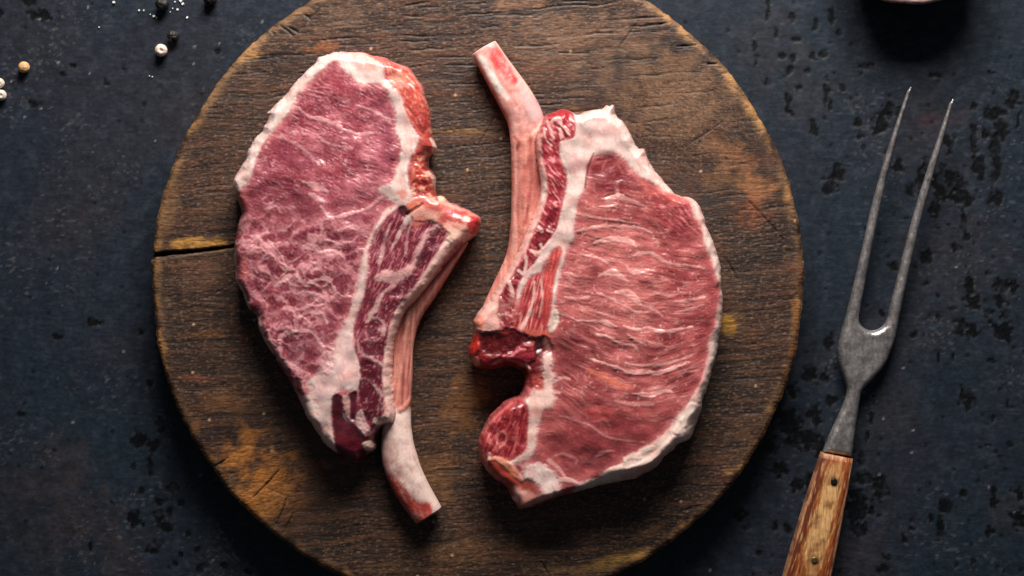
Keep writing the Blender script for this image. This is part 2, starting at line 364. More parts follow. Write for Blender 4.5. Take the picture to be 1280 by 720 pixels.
    # knife scars
    for (a, b, w) in (((316, 622), (348, 588), 2.2), ((345, 655), (358, 622), 1.6), ((352, 668), (366, 642), 1.4), ((268, 583), (285, 572), 1.8), ((676, 702), (684, 716), 2.0), ((400, 10), (388, 22), 1.5), ((366, 44), (350, 32), 2.4), ((372, 40), (360, 34), 2), ((342, 42), (334, 36), 2.4),
                      ((846, 58), (870, 56), 2.6), ((800, 33), (838, 28), 1.6), ((885, 80), (897, 79), 2.6), ((902, 92), (912, 90), 2), ((380, 18), (388, 24), 2), ((905, 320), (925, 355), 1.2), ((935, 250), (980, 300), 1.2)):
        c.stroke([a, ((a[0] + b[0]) / 2 + 1, (a[1] + b[1]) / 2), b], [w * .5, w, w * .5], (14, 10, 8), 0.95, 0.9, 0.5, -2.2)
    kr = random.Random(21)
    for _ in range(22):
        px = kr.uniform(230, 960); py = kr.uniform(20, 700); an = kr.choice((-.9, -.5, .5, .8, 1.1)) + kr.uniform(-.15, .15); L_ = kr.uniform(14, 46); ex, ey = math.cos(an) * L_, math.sin(an) * L_
        c.stroke([(px, py), (px + ex * .5 + kr.uniform(-1, 1), py + ey * .5), (px + ex, py + ey)], [.5, kr.uniform(.9, 1.5), .5], (20, 14, 11), kr.uniform(.4, .75), 0.8, 0.4, -1.4)
    # worn, paler rim with small cuts across it
    e2 = sstep(15, 2, d + 4 * c.wob); top = sstep(430, 150, y)
    rimn = fbm(x, y, 28, 3, 81)
    c.put(e2 * (0.30 + 0.4 * top) * sstep(-0.5, 0.4, rimn), (158, 118, 80), 0.8); rl = fbm(x, y, 46, 3, 82); c.put(sstep(12, 0, d + 7 * fbm(x, y, 20, 3, 84)) * sstep(.05, .5, rl), (196, 142, 86), .55, .3)
    u, v = rot(x - cx, y - cy, 0); cuts = aniso(x, y, 18, 12, 2.4, 2, 83); c.put(sstep(15, 3, d) * sstep(.3, .6, cuts), (30, 22, 18), 0.6, -0.8)
    # the split on the left, running in from the rim
    c.stroke([(180, 321), (200, 318), (240, 314), (275, 310), (300, 307), (330, 306)], [5.2, 4.6, 3.8, 3.2, 2, 1], (10, 7, 5), 1.0, 1.0, 0.7, -14.0)
    c.stroke([(190, 326), (240, 319), (290, 313)], 1.6, (134, 110, 88), 0.6, 1.0, .7, 0.5)
    # small bright specks
    f1, f2, cid = worley(x, y, 26, 88); c.put(sstep(0.10, 0.04, f1) * (cid < 0.06), (196, 160, 122), 0.7, 0.8)
    h = BOARD_Z + c.h + 1.4 * fbm(x, y, 90, 3, 85) - 4.0 * (1 - np.sqrt(np.clip(1 - (1 - np.clip(d, 0, 8) / 8) ** 2, 0, 1)))
    grid_solid('cutting_board', x, y, d, h, c, sh, step, BOARD_Z, M_BOARD, [(0.0, 2.0, 0), (.18, 3.0, 0), (.44, 3.4, 0), (.77, 2.4, 0), (1.0, 0.0, 1.5 - BOARD_Z)],
               label='round dark wooden cutting board with a split at its left edge', cat='cutting board', wall=(64, 44, 32))

def grid_solid(name, x, y, d, h, c, sh, step, zref, mat, skirt, label=None, cat=None, wall=None, zones=None, parent=None, origin=(0, 0, 0), wallmix=0.6, shift=None, thick=None):
    """a height field inside d>0 with a wall all round, split into one mesh per zone (zones: index -> part name)"""
    ny, nx = sh; i = np.arange(nx * ny).reshape(sh); D = d.reshape(sh)
    ok = D > -0.75 * step
    cell = ok[1:, :-1] & ok[1:, 1:] & ok[:-1, 1:] & ok[:-1, :-1]
    gy_, gx_ = np.gradient(D, step); gl = np.hypot(gx_, gy_) + 1e-9
    gx_ = (gx_ / gl).ravel(); gy_ = (gy_ / gl).ravel()
    near = np.abs(d) < 0.75 * step
    xs = np.where(near, x - d * gx_, x); ys = np.where(near, y - d * gy_, y)
    F = np.stack([i[1:, :-1], i[1:, 1:], i[:-1, 1:], i[:-1, :-1]], -1)[cell]
    used, F = np.unique(F, return_inverse=True); F = F.reshape(-1, 4)
    dd = np.where(near, 0, d)[used]; xs = xs[used]; ys = ys[used]; hs = h[used].copy(); C = c.c[used]; Rr = c.r[used]; Z = c.z[used]; gx_ = gx_[used]; gy_ = gy_[used]
    # boundary edges
    E = np.concatenate([F[:, [0, 1]], F[:, [1, 2]], F[:, [2, 3]], F[:, [3, 0]]]); key = E[:, 0].astype(np.int64) * (len(xs)) + E[:, 1]; rk = E[:, 1].astype(np.int64) * (len(xs)) + E[:, 0]
    bE = E[~np.isin(key, rk)]
    bv = np.unique(bE); remap = -np.ones(len(xs), int); remap[bv] = np.arange(len(bv)); nb = len(bv)
    xs[bv] -= dd[bv] * gx_[bv]; ys[bv] -= dd[bv] * gy_[bv]                       # a clean outline: every border point lies on it
    ea = remap[bE[:, 0]]; eb = remap[bE[:, 1]]; cnt = np.maximum(np.bincount(ea, minlength=nb) + np.bincount(eb, minlength=nb), 1)
    for _ in range(6):
        q = hs[bv]; hs[bv] = .4 * q + .6 * (np.bincount(ea, q[eb], nb) + np.bincount(eb, q[ea], nb)) / cnt
    ring0 = bv; VX = [xs]; VY = [ys]; VH = [hs]; CC = [C]; RR = [Rr]; ZZ = [Z]; FF = [F]; base = len(xs); prev = bv
    hb = hs[bv]; last = skirt[-1][2]; nz = fbm(xs[bv], ys[bv], 14, 3, 301)
    for k, (dz, outw, _) in enumerate(skirt):
        t = dz
        oo = outw * (1 + 0.6 * nz)
        VX.append(xs[bv] - gx_[bv] * oo); VY.append(ys[bv] - gy_[bv] * oo)
        VH.append((hb - thick[used][bv] * t) if thick is not None else (hb * (1 - t) + (zref + last) * t if k else hb - 0.8))
        cw = C[bv].copy()
        if wall is not None: cw = cw * (1 - wallmix * min(1, .4 + t)) + lin(wall) * wallmix * min(1, .4 + t)
        cw = cw * (1 + 0.35 * fbm(xs[bv] + 40 * k, ys[bv] + 31 * k, 8, 2, 305))[:, None]
        CC.append(np.clip(cw, 0, 1)); RR.append(Rr[bv]); ZZ.append(Z[bv])
        cur = base + np.arange(nb) + k * nb
        a = remap[bE[:, 0]]; b = remap[bE[:, 1]]
        FF.append(np.stack([prev[b] if k == 0 else prev[b], prev[a], cur[a], cur[b]], 1)); prev = cur
    X = np.concatenate(VX); Y = np.concatenate(VY); Hh = np.concatenate(VH); CC = np.concatenate(CC); RR = np.concatenate(RR); ZZ = np.concatenate(ZZ); FF = np.concatenate(FF)
    xm, ym = plane_xy(X, Y, zref + (shift or 0)); V = np.stack([xm, ym, Hh * S], 1)
    if zones is None:
        o = mesh_obj(name, V, FF, mat, parent, CC, RR); return tag(o, label, cat)
    N = vnormals(V, FF); V = V - np.asarray(origin); fz = ZZ[FF[:, 0]]
    for zi, zname in zones.items():
        f = FF[fz == zi]
        if not len(f): continue
        u, g = np.unique(f, return_inverse=True); mesh_obj(zname, V[u], g.reshape(-1, 4), mat, parent, CC[u], RR[u], N[u])

build_board()

# ------------------------------------------------------------------ the two chops
FAT = (226, 194, 185); FATP = (234, 178, 170); FATR = (214, 120, 112); LEAN = (162, 68, 79); PALE = (232, 168, 172); DARK = (104, 30, 44); BURG = (84, 14, 24); RED = (186, 24, 28); SALM = (222, 104, 88)
T = 54.0

def chop_canvas(out, base, rough, step=1.0, edge_noise=1.3):
    P = smooth_poly(out, True, 3); lo = P.min(0) - 5; hi = P.max(0) + 5
    gx = np.arange(lo[0], hi[0], step); gy = np.arange(lo[1], hi[1], step); X, Y = np.meshgrid(gx, gy); x = X.ravel(); y = Y.ravel()
    d = sdf(x, y, P) + edge_noise * (.7 * fbm(x, y, 16, 2, 17) + .35 * fbm(x, y, 6, 2, 18))
    return Canvas(x, y, base, rough), d, X.shape, P

def rib_bone(parent, origin, path, widths, zc, flat, painter, name='rib_bone', cap=True):
    """an oval tube along path (picture units); painter colours the points"""
    P = smooth_poly(path, False, 14); n = len(P); t = np.linspace(0, 1, n)
    w = np.interp(t, np.linspace(0, 1, len(widths)), widths); zz = np.interp(t, np.linspace(0, 1, len(zc)), zc)
    tg = np.gradient(P, axis=0); tg /= np.linalg.norm(tg, axis=1, keepdims=True); nr = np.stack([-tg[:, 1], tg[:, 0]], 1)
    m = 64; a = np.arange(m) * 2 * np.pi / m
    rings = []; kk = [(0, 0.0, -1.2), (0, 0.55, -1.0), (0, .86, -0.4), (0, .97, 0.6)] if cap else []
    idx = [(0, s, o) for (_, s, o) in kk] + [(k, 1.0, 0.0) for k in range(n)] + [(n - 1, s, -o) for (_, s, o) in reversed(kk)]
    xs, ys, zs = [], [], []
    for (k, s, o) in idx:
        q = np.sign(np.cos(a)) * np.abs(np.cos(a)) ** 0.85; v = np.sign(np.sin(a)) * np.abs(np.sin(a)) ** 0.85
        xs.append(P[k, 0] + tg[k, 0] * o + nr[k, 0] * q * w[k] / 2 * s); ys.append(P[k, 1] + tg[k, 1] * o + nr[k, 1] * q * w[k] / 2 * s)
        zs.append(zz[k] + v * w[k] / 2 * flat * s)
    x = np.concatenate(xs); y = np.concatenate(ys); z = np.concatenate(zs)
    c = Canvas(x, y, (226, 196, 184), 0.42); painter(c)
    bulge = c.h + 0.9 * fbm(x, y, 16, 3, 401)
    z = np.maximum(z + bulge, 0.3) + BOARD_Z + 1.0
    R_ = len(idx); i = np.arange(R_ * m).reshape(R_, m); j = np.roll(i, -1, 1)
    F = np.stack([i[:-1].ravel(), j[:-1].ravel(), j[1:].ravel(), i[1:].ravel()], 1)
    xm, ym = plane_xy(x, y, BOARD_Z + 20); V = np.stack([xm, ym, z * S], 1) - np.asarray(origin)
    # keep faces outward
    nn = vnormals(V, F); cen = V.reshape(R_, m, 3).mean(1, keepdims=True); out = ((V.reshape(R_, m, 3) - cen) * nn.reshape(R_, m, 3)).sum()
    if out < 0: F = F[:, ::-1]
    mesh_obj(name, V, F, M_MEAT, parent, c.c, c.r)

def lean_texture(c, m, deg, seed, amt=1.0, la=13, lc=3.4):
    """muscle bundles: short pale fibres, darker hollows, mostly along one direction, uneven from place to place"""
    x, y = c.x, c.y; wx = x + 3 * fbm(x, y, 26, 2, seed); wy = y + 3 * fbm(x, y, 26, 2, seed + 1)
    pm = sstep(-.35, .45, fbm(x, y, 34, 3, seed + 8)); pn = sstep(-.3, .4, fbm(x, y, 21, 3, seed + 9))
    c.put(m * sstep(0.0, .5, fbm(x, y, 55, 3, seed + 2)), (202, 114, 124), .6 * amt, 1.5); c.put(m * sstep(0.0, .5, -fbm(x, y, 50, 3, seed + 3)), (126, 42, 58), .55 * amt, -1.5)  # broad pinkish sheen painted into the colour, darker patches between
    c.put(m * sstep(.05, .55, fbm(x, y, 16, 3, seed + 12)), (204, 118, 128), .34 * amt, 1.2); c.put(m * sstep(.05, .55, -fbm(x, y, 17, 3, seed + 13)), (116, 36, 52), .3 * amt, -1.2)
    a = aniso(wx, wy, deg, la, lc, 3, seed + 4); b = aniso(wx, wy, deg + 14, la * .5, lc * .7, 2, seed + 5); g = fbm(wx, wy, 4.2, 2, seed + 10)
    rid = 1 - np.abs(aniso(wx, wy, deg - 6, la * 1.6, lc * 2.2, 2, seed + 6)) * 3.4
    c.put(m * pm * sstep(.1, .7, a), PALE, .62 * amt, 1.5); c.put(m * sstep(.1, .65, -a), (98, 22, 38), .5 * amt, -1.4)
    c.put(m * pn * sstep(.2, .7, b), (242, 188, 192), .7 * amt, 1.5); c.put(m * sstep(.2, .65, -b), (96, 24, 42), .45 * amt, -1.0)
    c.put(m * pm * sstep(.5, .98, rid), (226, 158, 162), .4 * amt, 1.0)
    c.put(m * (1 - pm) * sstep(.2, .6, g), (220, 146, 152), .4 * amt, 1.1)

def make_left_chop():
    origin = plane_xy(430, 320, BOARD_Z) + (BOARD_Z * S,)
    root = empty('pork_chop', origin, 'raw pork chop on the board with its bare rib bone pointing down', 'pork chop', 'raw pork chops on the board')
    out = [(417,62),(429,62),(450,62),(462,66),(477,69),(494,76),(509,82),(516,92),(525,104),(530,119),(534,132),(537,161),(540,174),(544,183),(538,190),(534,196),(534,208),(540,215),(543,224),(542,234),(544,244),(549,244),(554,246),
           (560,252),(577,259),(590,265),(599,271),(599,280),(592,293),(580,302),(566,317),(553,334),(540,350),(527,366),(514,380),(504,394),(497,411),(491,428),(489,445),(488,460),(489,481),(491,505),(493,522),(489,531),(478,532),(471,540),(468,552),(466,564),
           (455,571),(447,581),(434,576),(421,570),(412,565),(401,554),(392,540),(386,530),(380,523),(376,510),(370,499),(366,489),(359,477),(352,466),(344,454),(340,446),(332,435),(326,424),(320,409),(318,396),(311,389),(306,383),(302,374),(299,364),(292,352),(291,340),(290,325),(290,309),
           (292,292),(294,284),(296,272),(299,265),(294,251),(292,242),(289,235),(288,227),(292,216),(300,204),(305,197),(306,188),(312,179),(316,170),(325,163),(327,156),(331,151),(332,144),(330,139),(341,129),(355,115),(362,105),(377,89),(391,77),(396,69),(410,64)]
    c, d, sh, P = chop_canvas(out, LEAN, 0.36); x, y = c.x, c.y; one = np.ones(len(x))
    LEANZ, CAP, SEAM, RIB, VERT = 0, 1, 2, 3, 4
    # muscle of the eye
    up = sstep(300, 240, y); lo = 1 - up
    lean_texture(c, up, 20, 500, la=17, lc=2.9); lean_texture(c, lo, 42, 540, la=8, lc=4.0)
    c.put(lo, (118, 36, 50), .42)
    nm = .35 + .65 * sstep(-.25, .35, fbm(x, y, 32, 3, 560)); nm2 = sstep(-.1, .5, fbm(x, y, 20, 3, 561))
    f1, f2, cid = worley(x + 14 * fbm(x, y, 26, 3, 5), (y + 12 * fbm(x, y, 26, 3, 6)) * 1.25, 27, 91); e = f2 - f1
    th_ = .22 + .16 * fbm(x, y, 18, 2, 562); c.put(lo * sstep(.2, .55, e), (104, 26, 44), .4, -1.2); c.put(lo * nm * sstep(th_ * 1.5, 0.0, e + .10 * c.wobf), (226, 158, 160), .8, 2.2)
    f1, f2, cid = worley(x + 8 * fbm(x, y, 16, 3, 15), y + 8 * fbm(x, y, 16, 3, 16), 12, 95); e = f2 - f1; c.put(lo * nm2 * sstep(.34, .02, e + .1 * c.wobf), (218, 146, 150), .6, 1.2)
    f1, f2, cid = worley(x + 4 * c.wob, y + 4 * c.wob2, 9, 93); e = f2 - f1
    c.put(lo * nm2 * sstep(0.22, 0.04, e), (214, 146, 150), .35, .7)
    c.blob([(312,236),(345,226),(376,236),(392,252),(398,268),(376,274),(345,270),(320,266),(302,262),(298,248)], (112, 40, 52), .62, 6, 4)
    c.blob([(345,175),(385,190),(400,205),(370,212),(350,200)], (128, 46, 66), .5, 6, 5)
    c.blob([(470,112),(485,125),(492,150),(494,170),(498,190),(490,215),(470,225),(476,190),(478,150)], (138, 56, 76), .45, 7, 5)
    c.blob([(395,85),(415,86),(430,100),(440,112),(420,112),(402,104)], (150, 44, 56), .5, 6, 4)
    # pale seams in it, and short glints painted in at the left
    V = (226, 164, 164)
    for pts, w, a in (([(371,134),(386,145),(400,149),(415,155),(436,165),(450,168),(466,167)], [2,4,5,3,3,2], .8), ([(445,132),(470,140),(485,150),(491,160)], [2,3.4,4,2], .75), ([(402,259),(408,268),(415,272),(430,270),(440,267),(455,262),(465,256),(477,247)], [4,4,5,4,3,3,4,4], .8),
                      ([(376,226),(388,231),(400,236),(410,239)], [2,6,9,3], .75), ([(386,243),(396,248),(404,252)], [3,8,4], .8), ([(402,176),(420,182),(440,186)], [2,3,2], .6), ([(393,165),(401,174)], 2.2, .6), ([(352,170),(366,178),(380,188),(398,206)], [5,4,5,3], .5),
                      ([(345,357),(357,349),(367,345),(377,351),(384,361)], [5,7,6,5,2], .85), ([(384,357),(395,351),(409,349),(417,360),(421,366)], [4,5,5,4,2], .8), ([(380,309),(392,309),(402,316),(415,314),(431,322)], [6,9,4,3.5,2], .8), ([(392,337),(399,337),(405,343)], [3,5,2], .6),
                      ([(372,367),(382,367),(397,369),(410,378)], [3,6,6,3], .7), ([(355,386),(367,387),(382,385),(396,376)], [4,6,4,3], .6), ([(375,397),(380,393),(389,391),(402,392),(409,404)], [3,4,5,4,3], .75), ([(350,430),(352,420),(365,416),(372,414),(387,415),(396,422),(404,435),(405,447)], [5,7,5,6,4,4,3,3], .8),
                      ([(350,430),(352,447),(365,456),(377,447),(380,436),(375,432)], [4,4,5,4,3,2], .75), ([(334,414),(342,437),(355,455),(372,462)], [3,4,6,6], .7), ([(368,396),(371,414)], 5, .55), ([(410,300),(425,305),(440,302)], [2,5,2], .45), ([(420,330),(432,338),(440,334)], [2,4,2], .45), ([(424,289),(440,284),(452,290)], [3,5,3], .5),
                      ([(300,340),(318,346),(330,352)], [2,2.6,2], .45), ([(335,300),(352,320),(358,335)], 2.0, .7), ([(340,318),(350,332),(355,338)], 1.8, .7), ([(313,330),(322,342)], 1.8, .6), ([(307,293),(322,298),(330,308)], [3,5,3], .5), ([(330,262),(345,258),(350,266)], 2.4, .5), ([(328,250),(334,246),(341,249),(340,254),(332,255),(328,250)], 2.2, .6)):
        c.stroke(pts, w, V, a, 1.6, 2.4, 2.0, breaks=.3)
    c.blob([(352,424),(372,418),(392,422),(400,440),(392,452),(372,454),(356,446)], (92, 22, 42), .38, 6, 5)
    # the long white seam and the fat in the middle
    c.blob([(500,250),(490,258),(478,268),(470,282),(463,296),(456,312),(451,331),(447,352),(443,372),(437,390),(430,408),(420,426),(414,440),(419,451),(415,464),(406,471),(390,472),(382,481),(386,492),(376,500),(376,512),(386,530),(400,553),(412,565),(420,567),(416,540),(414,518),(416,500),(424,486),(437,488),(449,484),(452,462),(449,448),(444,442),(442,428),(441,408),(446,392),(454,370),(457,350),(460,331),(460,312),(467,292),(474,282),(484,270),(496,264),(508,258)],
           FAT, .95, 2.0, 2.5, 1.5, .46, SEAM)
    c.blob([(420,430),(438,400),(440,430),(446,470),(430,480),(395,500),(390,480)], (232, 188, 184), .7, 8, 6)
    for pts in ([(380,505),(392,500),(398,506)], [(384,522),(392,516),(400,521)], [(398,540),(408,532)], [(385,490),(392,487),(391,482),(384,482)]): c.stroke(pts, 2, (196, 132, 124), .6, 1.2, 1, -1.0)
    c.stroke([(452,331),(447,352),(440,378)], [2,3,2], (226, 160, 164), .6)
    # rib-side muscle
    rib = [(502,258),(512,266),(530,262),(556,275),(562,290),(548,310),(540,330),(524,356),(508,376),(498,392),(489,410),(484,430),(482,455),(481,480),(483,505),(482,520),(476,530),(464,532),(455,520),(450,500),(450,480),(452,462),(446,444),(443,428),(443,408),(449,390),(456,370),(460,350),(463,330),(463,312),(470,292),(480,276)]
    c.blob(rib, (122, 38, 54), .95, 2, 2, -1.0, .34, RIB); I = np.clip(sdf(x, y, smooth_poly(rib)) / 3, 0, 1)
    fib = aniso(x, y, 116, 16, 2.6, 3, 611); c.put(I * sstep(.05, .5, fib), (206, 124, 130), .65, 1.0); c.put(I * sstep(.1, .5, -fib), (88, 20, 36), .6, -.9)
    W = (236, 192, 186)
    c.blob([(469,350),(477,340),(486,338),(495,341),(510,331),(519,316),(526,297),(534,288),(546,280),(550,286),(538,296),(530,312),(524,328),(516,342),(500,352),(486,352)], (226, 170, 166), .85, 3, 4, 1.2)
    for pts, w, a in (([(512,272),(502,287),(494,302),(488,316)], [5,4,3,2], .8), ([(490,276),(482,296),(477,315),(474,330)], [2,3,4,5], .6), ([(515,275),(509,295),(506,320)], [3,2,2], .5), ([(492,357),(480,365),(472,378),(466,390),(459,402)], [4,4,5,6,4], .8), ([(478,368),(470,390)], 2, .5), ([(500,356),(506,364),(500,372)], 3, .5),
                      ([(468,398),(474,399),(480,406),(478,418)], [4,4,3,5], .7), ([(470,410),(476,414)], [4,5], .5), ([(455,424),(464,428),(474,424)], [3,4,3], .6), ([(452,444),(462,446),(474,455),(480,457)], [2,5,5,4], .8), ([(452,474),(462,475),(470,485),(477,494)], [3,4,5,5], .8), ([(474,500),(476,512),(470,512)], [4,5,3], .6), ([(455,510),(466,522),(472,530)], [2,3,3], .6), ([(486,262),(474,284),(467,304)], [4,3,2], .5), ([(447,425),(450,440)], 3, .5)):
        c.stroke(pts, w, W, a * .8, 1.7, 2.6, 1.2, breaks=.4)
    for pts in ([(535,297),(525,315),(517,332),(527,335),(540,315),(546,301)], [(535,292),(545,286),(553,288),(545,296)], [(500,355),(515,345),(520,350),(510,367),(490,370)], [(480,380),(506,374),(501,385),(480,395)], [(460,407),(470,399),(474,404),(470,420),(461,422)], [(452,429),(481,430),(481,445),(457,444)], [(451,452),(477,457),(477,481),(454,472)], [(450,481),(461,479),(475,500),(476,520),(471,530),(454,520)]):
        c.blob(pts, (86, 18, 34), .85, 2.2, 3.2, -2.4)
    spk = fbm(x, y, 5, 2, 620); c.put(I * sstep(.28, .6, spk), (206, 130, 134), .5, .7)
    # pale strip of fat along the rib
    c.stroke([(585,292),(566,300),(552,318),(538,340),(524,360),(508,378),(498,392),(492,410),(487,430),(485,448),(484,465),(485,485),(487,505),(486,522)], [9,13,12,12,11,10,10,10,9,10,12,13,13,11], (236, 190, 178), .95, 2.2, 1.2, 1.0, .42)
    c.stroke([(482,520),(476,528),(470,526)], [8,10,7], (238, 200, 186), .9, 1.6, 1.5, 1.5)
    c.stroke([(480,505),(484,514),(478,518)], 2, (200, 96, 100), .6)
    # bottom: two dark hollows between fat
    c.blob([(417,496),(427,496),(430,520),(438,530),(446,536),(458,548),(470,540),(468,556),(455,570),(447,580),(434,575),(421,568),(416,545),(414,520)], (80, 14, 30), .95, 2, 2, -5, .3, RIB)
    c.blob([(436,495),(445,491),(445,508),(443,524),(438,524),(437,510)], (84, 18, 34), .95, 1.6, 1.2, -5)
    c.blob([(428,496),(436,496),(437,515),(434,526),(430,520)], (214, 160, 152), .9, 2, 1.5, .5)
    c.blob([(446,518),(452,512),(456,526),(462,538),(452,544),(445,532)], (226, 180, 176), .9, 1.8, 1.5, 2)
    c.blob([(452,556),(460,552),(467,558),(465,565),(456,565)], (240, 200, 180), .95, 1.6, 1.2, 4)
    c.stroke([(430,518),(434,526),(440,526)], 3, (236, 200, 200), .7)
    c.blob([(420,545),(436,545),(452,560),(447,578),(432,573)], (104, 14, 24), .6, 4, 3)
    # fat cap, thick along the upper left
    c.blob([(417,62),(431,63),(432,70),(428,80),(421,75),(409,80),(400,90),(384,105),(378,115),(372,117),(367,131),(357,145),(346,159),(335,171),(327,181),(324,190),(320,201),(315,215),(311,225),(304,235),(293,243),(283,236),(282,224),(298,200),(322,158),(325,140),(350,112),(390,72)],
           FAT, .97, 1.8, 2.2, 2.4, .5, CAP)
    c.stroke([(327,181),(346,159),(367,131),(384,105),(400,90)], [3,3,4,4,3], (226, 156, 150), .5, 3, 2)
    wr = aniso(x, y, 128, 14, 5, 3, 640); cap = (c.z == CAP) * 1.0; c.put(cap * sstep(.15, .6, -wr), (222, 180, 172), .5, -1.8); c.put(cap * sstep(.15, .6, wr), (242, 226, 218), .5, 1.8)
    c.blob([(292,242),(300,238),(308,244),(306,262),(298,264)], (170, 82, 78), .6, 4, 3)
    c.stroke([(291,300),(291,325),(292,345),(297,360),(303,374),(309,386)], [2,3,4,8,9,6], (236, 200, 186), .8, 1.6, 1.5, 1); c.stroke([(320,398),(324,414),(330,428),(338,440)], [7,7,6,5], (232, 186, 176), .8, 1.8, 1.6, 1)
    c.stroke([(298,352),(306,340),(304,322)], [5,9,5], (200, 90, 84), .5, 4, 3)
    c.stroke([(344,456),(356,474),(366,488)], [4,5,6], (190, 80, 88), .5, 2, 2); c.stroke([(366,490),(374,502),(380,516)], [6,7,6], (230, 190, 178), .8, 2, 2)
    # upper right: seam, red cap muscle
    c.blob([(431,63),(450,64),(462,68),(476,72),(480,86),(481,96),(488,106),(500,115),(504,126),(507,137),(511,147),(517,162),(525,176),(520,189),(513,200),(509,214),(514,232),(516,246),(504,256),(488,250),(476,242),(474,232),(490,229),(495,214),(499,202),(501,190),(499,176),(495,166),(495,149),(494,138),(490,130),(487,119),(480,110),(470,103),(454,105),(441,97),(429,88),(422,76)], FAT, .96, 2.0, 2.6, 2.0, .46, SEAM)
    c.blob([(434,66),(450,66),(465,70),(478,78),(470,88),(455,82),(442,74)], (232, 158, 142), .65, 5, 4)
    c.blob([(458,67),(476,70),(494,77),(509,83),(517,93),(526,106),(531,121),(535,136),(538,160),(536,172),(527,170),(518,160),(511,146),(506,134),(503,122),(496,112),(486,102),(482,92),(478,80)], (212, 92, 78), .92, 2.4, 2.5, 1.0, .34, CAP)
    sx = aniso(x, y, 60, 9, 3.6, 2, 655); capm = sstep(470, 485, x) * sstep(185, 170, y) * sstep(-2, 2, d) * (c.z == CAP); c.put(capm * sstep(.1, .5, sx), (240, 168, 140), .65, 1.2); c.put(capm * sstep(.1, .5, -sx), (176, 48, 44), .6, -1.0)
    c.blob([(484,96),(496,90),(508,96),(506,108),(494,108)], (236, 170, 140), .6, 4, 4)
    c.blob([(504,130),(510,134),(517,146),(522,158),(530,170),(536,172),(534,150),(528,140),(520,142),(512,132)], (134, 22, 30), .75, 2.4, 2); c.stroke([(494,78),(512,88),(524,106),(531,128)], [3,4,4,3], (232, 138, 128), .6); c.stroke([(525,180),(532,166),(536,160)], 3, (226, 130, 112), .6)
    # ragged red end by the notch
    c.blob([(524,176),(536,166),(545,182),(536,192),(534,206),(543,218),(544,246),(524,250),(512,236),(512,204)], (176, 66, 54), .85, 3, 4, -1.5, .34, VERT); nz = fbm(x, y, 8, 3, 660); mk = sdf(x, y, np.array([(514,190),(546,190),(546,250),(514,250)], float)); mk = sstep(-4, 4, mk)
    c.put(mk * sstep(.05, .4, nz), (236, 178, 150), .7, 2.6); c.put(mk * sstep(.05, .4, -nz), (110, 26, 22), .8, -2.6)
    c.stroke([(538,172),(543,182),(540,188)], [3,5,3], (240, 206, 190), .9); c.stroke([(535,214),(542,224),(543,234)], [4,5,3], (236, 190, 172), .8, dh=2); c.blob([(546,244),(552,243),(556,250),(550,252)], (236, 206, 176), .9, 1.4, 1)
    c.blob([(496,240),(506,238),(510,246),(502,250)], (214, 104, 80), .7, 2, 2); c.blob([(514,214),(524,206),(528,222),(520,236)], (192, 76, 58), .7, 3, 3)
    # the chine end: pink and red bone, the tip blood red
    c.blob([(508,258),(516,248),(530,246),(548,250),(560,253),(577,260),(592,267),(600,274),(598,284),(588,296),(570,302),(560,290),(552,282),(540,276),(528,276),(516,274)], (232, 166, 150), .95, 2, 2.5, 2.5, .36, VERT)
    c.blob([(520,250),(534,250),(552,256),(574,262),(590,268),(572,270),(552,266),(534,262)], (206, 66, 60), .7, 3, 3); c.blob([(548,272),(556,266),(572,264),(590,272),(578,280),(564,276),(552,280)], (190, 36, 40), .75, 3, 3.5)
    c.blob([(586,270),(598,272),(598,284),(590,292),(584,282)], (186, 6, 18), .9, 2.2, 2); c.stroke([(566,282),(578,288),(590,290)], [2,3,3], (206, 50, 46), .7); c.blob([(576,272),(584,270),(588,274),(580,277)], (244, 196, 178), .8, 1.6, 1.5); c.blob([(560,288),(576,286),(582,292),(572,300),(560,302)], (240, 196, 176), .8, 3, 2.5)
    c.stroke([(509,268),(516,263),(524,258),(528,255)], [3,3.4,3,2], (66, 10, 14), .85, 1.2, .8, -4); c.blob([(508,256),(518,252),(524,258),(514,264)], (198, 90, 62), .8, 2.4, 2); c.blob([(514,278),(526,268),(534,274),(522,284)], (214, 116, 100), .7, 3, 3); c.blob([(504,274),(512,268),(514,276),(506,282)], FAT, .9, 1.8, 1.5, 1.5)
    c.blob([(497,262),(506,258),(512,266),(505,272)], (70, 16, 30), .8, 2, 1.5, -2)
    fz_ = ((c.z == CAP) | (c.z == SEAM)) * sstep(.16, .34, c.c[:, 1]); c.put(fz_ * sstep(.0, .55, fbm(x, y, 24, 3, 990)), (226, 158, 148), .5); c.put(fz_ * sstep(.1, .6, fbm(x, y, 9, 3, 991)), (238, 222, 208), .5, .8); c.put(fz_ * sstep(.25, .6, aniso(x, y, 70, 20, 3, 2, 992)), (212, 136, 130), .4, -.5)
    # body
    r = 15 + 5 * c.wob2; e = np.clip(d, 0, None) / r; prof = np.sqrt(np.clip(1 - (1 - np.clip(e, 0, 1)) ** 2, 0, 1))
    lowl = sstep(480, 590, y)
    Tt = T * (1 - .18 * lowl) + 3.0 * fbm(x, y, 90, 2, 670) + 2.4 * fbm(x, y, 30, 2, 6701)
    h = BOARD_Z + Tt * (0.50 + 0.50 * prof) + c.h * (0.25 + .75 * prof) * 0.35
    grid_solid('chop', x, y, d, h, c, sh, 1.0, BOARD_Z, M_MEAT, [(0, 0.4, 0), (.25, 1.2, 0), (.5, 0.2, 0), (.78, -2.5, 0), (1, -5.0, 0.4)], wall=(190, 92, 84), zones={LEANZ: 'lean_meat', CAP: 'fat_cap', SEAM: 'fat_seam', RIB: 'rib_meat', VERT: 'chine_end'}, parent=root, origin=origin, shift=T)
